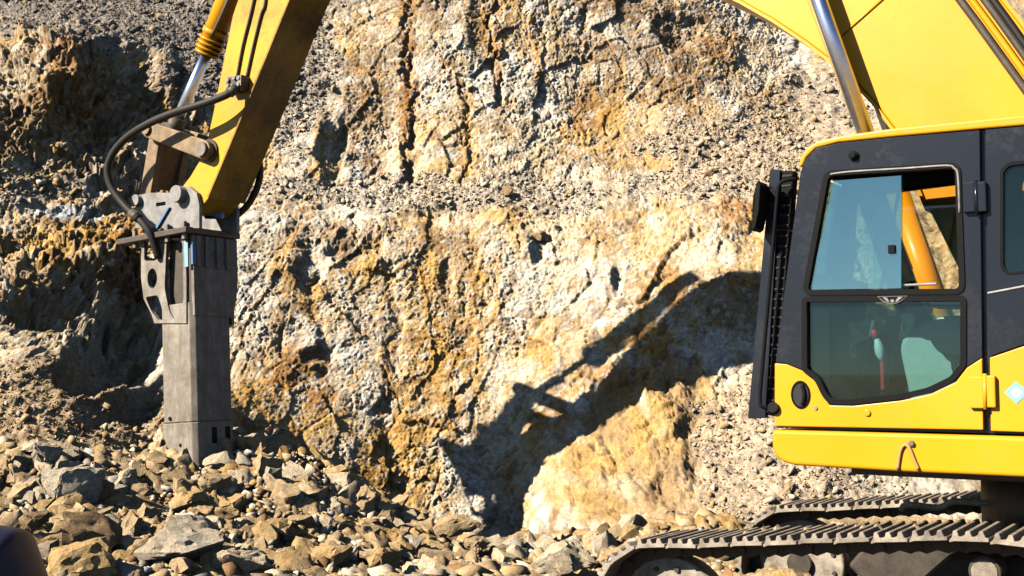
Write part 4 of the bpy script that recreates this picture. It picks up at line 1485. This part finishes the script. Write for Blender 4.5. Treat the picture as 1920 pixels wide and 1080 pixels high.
# ---- door
up_hole = rounded(Cp([(1549, 324), (1797, 308), (1806, 548), (1508, 550)]), .05, 5)
lo_hole = rounded(Cp([(1507, 560), (1808, 558), (1808, 684), (1786, 712), (1742, 733), (1690, 745), (1600, 755), (1558, 755), (1546, 742), (1532, 712), (1508, 694)]), .025, 3)
ybound = [(1453, 679), (1475, 681), (1504, 693), (1529, 712), (1544, 740), (1556, 758), (1600, 759), (1690, 749), (1746, 737), (1792, 715), (1813, 688), (1842, 669)]
door_out = Cp([(1454, 679), (1468, 565), (1486, 430), (1501, 322), (1510, 296), (1530, 278), (1572, 268), (1680, 257), (1837, 244)]) + list(reversed(Cp(ybound[1:])))
door = plate('door', door_out, [up_hole, lo_hole], 1.366, CY, M['charcoal'], EX, bevel=.004)
tag(door, 'charcoal cab door with a half-open sliding window')
ypoly = Cp([(x, y + 2) for x, y in ybound]) + Cp([(1844, 806), (1453, 799)])
B().prism(ypoly, 1.364, CY + .006).out('door_lower_panel', M['yellow'], door, bevel=.006)
for hole, nm in ((up_hole, 'window_seal'), (lo_hole, 'window_seal')):
    plate(nm, inset(hole, -.012), [inset(hole, .020)], CY + .001, CY + .010, M['black'], door)
    plate('window_lining', inset(hole, .001), [inset(hole, .020)], 1.350, CY + .0005, M['black'], door)
# lower pane, with the black inner lining at its front
gl = inset(lo_hole, .020)
B().prism(gl, 1.372, 1.377).out('lower_window_pane', M['glass_low'], door)
lin = Cp([(1509, 566), (1550, 565), (1551, 700), (1556, 740), (1540, 716), (1512, 690)])
B().prism(lin, 1.350, 1.358).out('door_lining', M['black'], door)
# sliding panes: the front one closed, the rear one pushed forward behind it
gp = Cp([(1560, 334), (1690, 326), (1646, 543), (1516, 545)])
fr = Cp([(1561, 338), (1688, 328), (1688, 540), (1516, 543)])
B().prism(fr, 1.376, 1.381).out('sliding_window_pane', M['glass'], door)
sx = Cp([(1682, 330), (1689, 329), (1650, 541), (1644, 541)])
B().prism(sx, 1.340, 1.350).out('slanted_strip', M['cabin'], door)  # thin dark slanted strip behind the front pane
rp2 = Cp([(1634, 332), (1689, 328), (1689, 542), (1634, 543)])
B().prism(rp2, 1.355, 1.360).out('sliding_window_pane', M['glass_low'], door)
lt = U(1671, 467, CY)
B().box(lt[0] - .02, lt[0] + .02, 1.381, 1.40, lt[1] - .025, lt[1] + .025).out('window_latch', M['black'], door, bevel=.004)
rail = Cp([(1690, 534), (1752, 531)])
B().tube([(rail[0][0], 1.35, rail[0][1]), (rail[1][0], 1.35, rail[1][1])], .008, 8).out('slide_rail', M['bracket'], door)
gs = Cp([(1558, 327), (1600, 322), (1700, 316), (1775, 311), (1790, 316), (1797, 330), (1800, 400)])
B().tube(smooth_path([(x, CY + .010, z) for x, z in gs], 4), .007, 6).out('chrome_trim', M['bracket'], door, smooth=True)
# emblem in the middle of the cross rail: a small winged plate with pale outlines
em = Cp([(1646, 556), (1703, 555), (1692, 564), (1682, 569), (1667, 569), (1656, 565)])
e_o = B().prism(em, CY + .011, CY + .015).out('emblem', M['bracket'], door)
B().prism(inset(em, .004), CY + .0151, CY + .017).out('emblem_field', M['black'], e_o)
for poly in ([(1656, 558), (1664, 558), (1669, 566), (1666, 566)], [(1694, 557), (1686, 557), (1680, 566), (1683, 566)], [(1671, 562), (1678, 562), (1677, 567), (1672, 567)]):
    B().prism(Cp(poly), CY + .0171, CY + .0185).out('emblem_stroke', M['bracket'], e_o)
# hinges, knob, stop, lamp in the lower corner
for (x0, y0, x1, y1), mat in (((1808, 342, 1829, 400), 'charcoal'), ((1820, 706, 1846, 765), 'yellow')):
    a, b = U(x0, y1, CY), U(x1, y0, CY)
    B().box(b[0], a[0], CY + .002, CY + .035, a[1], b[1]).out('hinge', M[mat], door, bevel=.006)
for (x0, y0, x1, y1), mat in (((1836, 341, 1851, 399), 'charcoal'), ((1853, 704, 1868, 764), 'yellow')):
    a, b = U(x0, y1, CY), U(x1, y0, CY)
    B().box(b[0], a[0], CY + .002, CY + .038, a[1], b[1]).out('hinge_leaf', M[mat], cab, bevel=.008)
    hxm = (a[0] + .008, CY + .03)
    B().tube([(hxm[0], hxm[1], a[1] - .01), (hxm[0], hxm[1], b[1] + .01)], .012, 10).out('hinge_barrel', M[mat], cab, smooth=True)
kn = U(1601, 292, CY)
B().pin(kn[0], kn[1], .030, CY, CY + .018, 16).pin(kn[0], kn[1], .020, CY + .018, CY + .035, 14).out('rubber_stop', M['black'], door, smooth=True, bevel=.004)
vn = U(1502, 740, CY)
ring = [(vn[0] + .060 * math.cos(a * math.pi / 14), vn[1] + .085 * math.sin(a * math.pi / 14)) for a in range(28)]
lampo = plate('round_lock_recess', ring, [[(vn[0] + (x - vn[0]) * .82, vn[1] + (z - vn[1]) * .82) for x, z in ring]], CY - .01, CY + .012, M['black_gloss'], door)
B().prism([(vn[0] + (x - vn[0]) * .82, vn[1] + (z - vn[1]) * .82) for x, z in ring], CY + .0065, CY + .009).out('recess_cover', M['cabin'], lampo)
hb = [(vn[0] - .012, CY + .014, vn[1] - .06), (vn[0] - .026, CY + .018, vn[1]), (vn[0] - .012, CY + .014, vn[1] + .06)]
B().tube(smooth_path(hb, 4), .012, 8).out('pull_handle', M['black'], lampo, smooth=True)
q = U(1530, 765, CY)
B().pin(q[0], q[1], .012, CY + .006, CY + .014, 10).out('key_lock', M['bracket'], door)
q = U(1627, 774, CY)
B().pin(q[0], q[1], .020, CY + .004, CY + .018, 16).out('door_bumper', M['yellow'], door, smooth=True, bevel=.005)

# ---- front guard of the cab
gu = plate('front_guard', UP([(1444, 317), (1463, 318), (1435, 784), (1402, 785)], 1.385), [], 1.33, 1.385, M['charcoal'], EX, bevel=.004)
tag(gu, 'dark front guard standing ahead of the cab windscreen')
zs_ = [320, 432, 552, 655, 782]
for a, b in zip(zs_[:-1], zs_[1:]):
    l0 = lambda y: 1463 + (y - 318) * (1434 - 1463) / 466 + 2
    l1 = lambda y: 1488 + (y - 318) * (1454 - 1488) / 466
    poly = UP([(l0(a), a), (l1(a), a), (l1(b - 3), b - 3), (l0(b - 3), b - 3)], 1.37)
    B().prism(poly, 1.28, 1.368).out('guard_column', M['black'], gu, bevel=.006)
    for k in range(6):
        yy = a + (b - a) * (k + .5) / 6
        c = U((l0(yy) + l1(yy)) / 2, yy, 1.37)
        B().box(c[0] - .03, c[0] + .03, 1.368, 1.374, c[1] - .006, c[1] + .006).out('vent_slat', M['cabin'], gu)
far = plate('front_guard_side', UP([(1444, 317), (1463, 318), (1435, 784), (1402, 785)], 1.385), [], .585, .635, M['charcoal'], gu, bevel=.004)
for y in (340, 420, 500, 580, 660, 740):
    a = U(1452 - (y - 317) * 34 / 466, y, 1.385)
    B().tube([(a[0] + .02, .64, a[1]), (a[0] + .02, 1.325, a[1])], .018, 8).out('guard_bar', M['charcoal'], gu, smooth=True)
hr = [(x, yl, z) for (x, z), yl in zip([U(1492, 336, 1.40), U(1474, 338, 1.43), U(1462, 345, 1.44), U(1457, 372, 1.44), U(1446, 500, 1.44), U(1432, 660, 1.44), U(1425, 745, 1.44), U(1430, 763, 1.44), U(1453, 766, 1.40)],
                                       [1.40, 1.43, 1.44, 1.44, 1.44, 1.44, 1.44, 1.44, 1.40])]
B().tube(smooth_path(hr, 5), .012, 8).out('grab_rail', M['black'], gu, smooth=True)
q = U(1452, 766, 1.40)
B().tube([(q[0], 1.36, q[1] - .02), (q[0], 1.43, q[1] + .01)], .035, 12).out('rail_foot', M['black'], gu, smooth=True)
q = U(1451, 362, 1.42)
B().box(q[0] - .04, q[0] + .03, 1.386, 1.43, q[1] - .04, q[1] + .03).out('rail_clamp', M['black'], gu, bevel=.01)
mr = [(x, 1.40, z) for x, z in UP([(1446, 352), (1424, 351), (1416, 360), (1413, 385), (1413, 405)], 1.40)]
B().tube(smooth_path(mr, 5), .007, 8).out('mirror_arm', M['black'], gu, smooth=True)
mp = UP([(1436, 344), (1441, 352), (1438, 400), (1431, 432), (1424, 437), (1429, 400), (1432, 352)], 1.41)
B().prism(mp, 1.40, 1.55).out('mirror', M['black'], gu, bevel=.004)

# ---- inside the cab
seat = B().prism(rounded([(.05, 1.72), (.60, 1.76), (.66, 1.86), (.60, 1.90), (.08, 1.86)], .05), .76, 1.22).out('operator_seat', M['seat'], EX, bevel=.03, seg=3)
B().prism(rounded([(.12, 1.86), (-.02, 2.50), (-.16, 2.52), (-.10, 1.80), (.05, 1.76)], .05), .78, 1.20).out('backrest', M['seat'], seat, bevel=.04, seg=3)
B().prism(rounded([(-.02, 2.56), (-.04, 2.80), (-.16, 2.80), (-.15, 2.56)], .05), .86, 1.12).out('headrest', M['seat'], seat, bevel=.04, seg=3)
B().box(.05, .5, .80, 1.18, 1.385, 1.70).out('seat_base', M['cabin'], seat, bevel=.02)
con = B().prism(rounded([(.30, 1.40), (.78, 1.42), (.86, 1.86), (.66, 1.99), (.20, 1.99), (.12, 1.55)], .12, 6), 1.02, 1.14).out('side_console', M['cabin_grey'], EX, bevel=.03, seg=3)
B().tube(smooth_path([(.46, 1.20, 1.52), (.52, 1.20, 1.72), (.44, 1.20, 1.86), (.40, 1.20, 2.02)], 5), .020, 8).out('safety_lever', M['black'], con, smooth=True)
B().prism([(1.00, 1.40), (1.22, 1.40), (.96, 2.00), (.88, 2.00)], .90, 1.0).out('travel_lever', M['black'], EX, bevel=.02)
B().box(.78, 1.20, .62, .86, 1.39, 1.86).out('monitor_console', M['cabin'], EX, bevel=.04)
B().tube([(.98, 1.08, 1.39), (.90, 1.08, 1.70), (.86, 1.08, 2.02)], .016, 8).out('control_lever', M['black'], EX, smooth=True)
B().prism(rounded([(.10, 2.00), (.62, 2.03), (.66, 2.08), (.60, 2.10), (.10, 2.07)], .02), 1.16, 1.24).out('armrest', M['seat'], con, bevel=.015)
B().tube([(.70, 1.14, 1.96), (.72, 1.14, 2.02), (.74, 1.14, 2.05)], [.055, .035, .015], 12).out('joystick_boot', M['black'], con, smooth=True)
B().tube(smooth_path([(.74, 1.14, 2.04), (.76, 1.14, 2.12), (.77, 1.14, 2.20)], 4), [.014] * 8 + [.03], 10).out('joystick', M['black'], con, smooth=True)
for xx in (1.02, 1.10):
    B().tube(smooth_path([(xx, .98, 1.39), (xx + .02, .98, 1.60), (xx - .06, .98, 1.98)], 4), .013, 8).out('pedal_lever', M['bracket'], EX, smooth=True)
B().box(.98, 1.16, .88, 1.02, 1.385, 1.43).out('pedal', M['black'], EX, bevel=.01)
B().prism(rounded([(1.20, 1.98), (1.30, 2.00), (1.24, 2.26), (1.16, 2.24)], .02), .62, .86).out('monitor', M['cabin'], EX, bevel=.01)
# bottle hung on the door with a red strap
bq = U(1650, 655, 1.25)
bt = bpy.data.objects.new('bottle', None)
link(bt)
bw = ORG + FW * bq[0] + LF * 1.25
bt.location = (bw[0], bw[1], bq[1])
bt.rotation_euler = EX.rotation_euler
tag(bt, 'pale blue plastic bottle with a red cap hanging behind the lower door window', 'bottle')
B().tube([(-.012, 0, -.075), (-.004, 0, -.045), (.0, 0, -.02), (.006, 0, .02), (.014, 0, .05), (.020, 0, .065)], [.010, .021, .030, .029, .020, .015], 14).out('body', M['bottle'], bt, smooth=True)
B().tube([(.020, 0, .064), (.034, 0, .105), (.040, 0, .118)], [.019, .021, .012], 12).out('cap', M['red'], bt, smooth=True)
B().tube([(-.012, 0, -.07), (-.012, 0, -.24)], .012, 8).out('strap', M['red'], bt)

# ---- undercarriage: two tracks of triple-grouser shoes
IDL = (2.30, .10, .36)
SPR = (-2.30, .22, .36)
pitch_s = .2


def chain_path():
    """closed outline followed by the shoes (x, z), clockwise seen from the left, starting at the sprocket top"""
    R = .10
    pts = []
    top = [(-2.30, SPR[1] + SPR[2] + R), (-1.6, .655), (-.9, .71), (-.2, .715), (.36, .745), (.9, .70), (1.5, .635), (2.14, .565)]
    top = [tuple(p) for p in smooth_path([(x, z) for x, z in top], 8)]
    pts += [(p[0], p[1]) for p in top]
    for k in range(0, 19):
        a = math.radians(88 - k * 10)
        pts.append((IDL[0] + (IDL[2] + R) * math.cos(a), IDL[1] + (IDL[2] + R) * math.sin(a)))
    pts += [(x, -.36) for x in np.linspace(1.9, -2.0, 30)]
    for k in range(0, 18):
        a = math.radians(-100 - k * 10)
        pts.append((SPR[0] + (SPR[2] + R) * math.cos(a), SPR[1] + (SPR[2] + R) * math.sin(a)))
    return pts


CPATH = chain_path()
seglen = [math.dist(CPATH[i], CPATH[(i + 1) % len(CPATH)]) for i in range(len(CPATH))]
TOT = sum(seglen)
NSH = round(TOT / .216)
stp = TOT / NSH


def on_chain(s):
    s %= TOT
    for i, L_ in enumerate(seglen):
        if s <= L_:
            a, b = CPATH[i], CPATH[(i + 1) % len(CPATH)]
            t = s / L_
            return (a[0] + (b[0] - a[0]) * t, a[1] + (b[1] - a[1]) * t)
        s -= L_
    return CPATH[0]


# shoe profile (along the chain, outward): plate with three ribs
w = stp / 2 - .004
prof = [(-w, -.012), (w - .03, -.012), (w, -.020), (w, -.006), (w - .012, .006), (.088, .012), (.080, .046), (.060, .046), (.050, .014), (.022, .014), (.013, .044), (-.009, .044), (-.018, .014), (-.046, .014), (-.056, .046), (-.076, .046), (-.088, .012), (-w, .006)]
shoe_mesh = None
link_mesh = None
for s, yc, dz in ((1, 1.22, 0.0), (-1, -1.30, -.02)):
    y0, y1 = yc - .30, yc + .30
    fr = B().prism([(-2.1, .05), (-2.1, .36), (-1.7, .42), (1.3, .40), (1.75, .30), (1.9, .12), (1.7, -.06), (-1.9, -.06)], yc - .13, yc + .13).out('track_frame', M['track_dark'], EX, bevel=.03)
    fr.location.z = dz
    # front idler: rim, web and bolts
    y2 = yc + .10
    idl = B().tube([(IDL[0], yc - .09, IDL[1]), (IDL[0], yc - .085, IDL[1]), (IDL[0], yc + .085, IDL[1]), (IDL[0], yc + .09, IDL[1])], [IDL[2] - .015, IDL[2], IDL[2], IDL[2] - .015], 40).out('idler_wheel', M['track'], fr, smooth=True)
    for k in range(12):
        a = k * math.pi / 6 + .2
        x, z = IDL[0] + .29 * math.cos(a), IDL[1] + .29 * math.sin(a)
        B().pin(x, z, .018, yc + .088, yc + .108, 8).out('bolt', M['track_dark'], fr)
    B().pin(IDL[0], IDL[1], .10, yc - .15, yc + .14, 20).out('idler_hub', M['track_dark'], fr, smooth=True)
    B().pin(SPR[0], SPR[1], SPR[2] - .05, yc - .06, yc + .06, 24).pin(SPR[0], SPR[1], .22, yc - .2, yc + .2, 20).out('sprocket', M['track_dark'], fr, smooth=True)
    for xr in (.36, -1.0):
        zr = .615 if xr > 0 else .58
        B().pin(xr, zr - .07, .085, yc - .10, yc + .12, 22).out('carrier_roller', M['track_dark'], fr, smooth=True)
        B().pin(xr, zr - .07, .070, yc + .12, yc + .128, 22).out('roller_cap', M['track'], fr, smooth=True)
        B().box(xr - .06, xr + .06, yc - .2, yc - .1, .36, zr - .02).out('roller_bracket', M['track_dark'], fr)
    for k in range(8):
        xr = -1.75 + k * .47
        B().pin(xr, -.16, .10, yc - .15, yc + .15, 18).out('track_roller', M['track_dark'], fr, smooth=True)
    # chain links joined in one part, shoes one by one below it
    ch_b = B()
    shoes = []
    for i in range(NSH):
        a = on_chain((i + .5) * stp - .004)
        c0 = on_chain(i * stp)
        c1 = on_chain((i + 1) * stp)
        d = Vector((c1[0] - c0[0], c1[1] - c0[1])).normalized()
        n_ = Vector((-d.y, d.x))
        ang = math.atan2(d.y, d.x)
        mid_ = Vector(((c0[0] + c1[0]) / 2, (c0[1] + c1[1]) / 2))
        shoes.append((mid_, ang))
        for yy in (-.105, .065):
            off = .012 if i % 2 else 0
            hw = stp * .52
            e0 = mid_ - d * hw
            e1 = mid_ + d * hw
            ch_b.prism([e0 + n_ * -.018, e1 + n_ * -.018, e1 + n_ * -.085, e1 - d * .05 + n_ * -.105, mid_ + n_ * -.085, e0 + d * .05 + n_ * -.105, e0 + n_ * -.085], yc + yy + off, yc + yy + .04 + off)
        ch_b.tube([(c0[0] - n_.x * .062, yc - .12, c0[1] - n_.y * .062), (c0[0] - n_.x * .062, yc + .13, c0[1] - n_.y * .062)], .03, 8)
    tr = ch_b.out('track', M['track_dark'], EX)
    tr.location.z = dz
    tr['kind'] = 'thing'
    if shoe_mesh is None:
        so = B().prism(prof, -.30, .30).out('shoe', M['track'], tr, bevel=.003, seg=1)
        shoe_mesh = so.data
        first = so
    for i, (m_, ang) in enumerate(shoes):
        if first is not None:
            o = first
            first = None
        else:
            o = bpy.data.objects.new('shoe', shoe_mesh)
            link(o, tr)
            bv = o.modifiers.new('bevel', 'BEVEL')
            bv.width = .003
            bv.segments = 1
            bv.limit_method = 'ANGLE'
        jt = random.Random(i * 7 + (1 if s > 0 else 900))
        o.location = (m_.x, yc + jt.uniform(-.006, .006), m_.y + jt.uniform(-.004, .004))
        o.rotation_euler = (jt.uniform(-.006, .006), -ang + jt.uniform(-.018, .018), 0)
    # clods of dried mud on the track frame and shoes
    rm = random.Random(40 + s)
    mud = B()
    for k in range(26):
        xx = rm.uniform(-.2, 2.0)
        a = min(CPATH[:60], key=lambda p: abs(p[0] - xx))
        r = rm.uniform(.012, .035)
        yy = yc + rm.uniform(-.28, .1)
        mud.tube([(xx - r, yy, a[1] + .01), (xx, yy + r * .3, a[1] + .01 + r * .8), (xx + r, yy, a[1] + .01)], [r * .5, r, r * .5], 6)
    mo = mud.out('mud_clods', M['mudclod'], tr)
    mo['kind'] = 'stuff'
B().prism([(-.8, .12), (-.6, .60), (.6, .60), (.85, .36), (.85, .12)], -1.05, 1.0).out('carbody', M['track_dark'], EX, bevel=.05)
sp = UP([(1690, 958), (1702, 946), (1760, 952), (1788, 940), (1850, 944), (1920, 940)], .3)
B().tube(smooth_path([(x, .3, z) for x, z in sp], 3), .022, 8).out('step_bar', M['track'], EX, smooth=True)

# ================================================================== PERSON (only the shoulder reaches into the picture)
PE = bpy.data.objects.new('person', None)
link(PE)
PE.location = (-.885, 1.62, 0)
PE.rotation_euler = (0, 0, math.radians(-8))
tag(PE, 'person in a dark navy padded jacket, one rounded shoulder in view beside the rubble', 'person')


def skin_body(name, joints, edges, mat, sub=2):
    me = bpy.data.meshes.new(name)
    me.from_pydata([j[:3] for j in joints], edges, [])
    o = link(bpy.data.objects.new(name, me), PE)
    o.modifiers.new('skin', 'SKIN').use_smooth_shade = True
    sv = me.skin_vertices[0].data if me.skin_vertices else None
    if sv is None:
        me.skin_vertices.new() if hasattr(me.skin_vertices, 'new') else None
        sv = me.skin_vertices[0].data
    for k, j in enumerate(joints):
        sv[k].radius = (j[3], j[4] if len(j) > 4 else j[3])
        sv[k].use_root = (k == 0)
    s_ = o.modifiers.new('subsurf', 'SUBSURF')
    s_.levels = sub
    s_.render_levels = sub
    me.materials.append(mat)
    return o


J = [(0, 0, .95, .16, .11), (0, 0, 1.15, .15, .11), (0, 0, 1.36, .17, .11), (0, -.01, 1.49, .06, .06), (0, .0, 1.60, .075, .09), (0, .01, 1.70, .07, .085),
     (.16, 0, 1.36, .05), (.24, .02, 1.15, .045), (.22, .16, .98, .038), (.20, .24, .94, .035),
     (-.16, 0, 1.36, .05), (-.24, .02, 1.15, .045), (-.22, .16, .98, .038), (-.20, .24, .94, .035),
     (.10, 0, .85, .09), (.11, .02, .48, .065), (.11, -.01, .09, .045), (.12, .14, .045, .04), (-.10, 0, .85, .09), (-.11, .02, .48, .065), (-.11, -.01, .09, .045), (-.12, .14, .045, .04)]
Ed = [(0, 1), (1, 2), (2, 3), (3, 4), (4, 5), (2, 6), (6, 7), (7, 8), (8, 9), (2, 10), (10, 11), (11, 12), (12, 13), (0, 14), (14, 15), (15, 16), (16, 17), (0, 18), (18, 19), (19, 20), (20, 21)]
body = skin_body('body', J, Ed, M['skin'])
JJ = [(0, 0, .90, .20, .15), (0, 0, 1.15, .19, .145), (0, 0, 1.33, .20, .14), (0, -.01, 1.46, .10, .10), (.18, 0, 1.375, .085), (.25, .02, 1.15, .072), (.235, .13, 1.0, .058),
      (-.18, 0, 1.375, .085), (-.25, .02, 1.15, .072), (-.235, .13, 1.0, .058)]
jacket = skin_body('jacket', JJ, [(0, 1), (1, 2), (2, 3), (2, 4), (4, 5), (5, 6), (2, 7), (7, 8), (8, 9)], M['navy'], 3)
TJ = [(0, 0, .93, .17, .125), (.10, 0, .80, .105), (.11, .02, .48, .08), (.11, -.01, .12, .065), (-.10, 0, .80, .105), (-.11, .02, .48, .08), (-.11, -.01, .12, .065)]
skin_body('trousers', TJ, [(0, 1), (1, 2), (2, 3), (0, 4), (4, 5), (5, 6)], M['trousers'])
hair = []
bmh = bmesh.new()
bmesh.ops.create_uvsphere(bmh, u_segments=20, v_segments=12, radius=1)
for v in bmh.verts:
    v.co = (v.co.x * .088, v.co.y * .105 - .015, 1.655 + max(v.co.z, -.55) * .115)
meh = bpy.data.meshes.new('hair')
bmh.to_mesh(meh)
bmh.free()
meh.materials.append(M['hair'])
link(bpy.data.objects.new('hair', meh), PE)
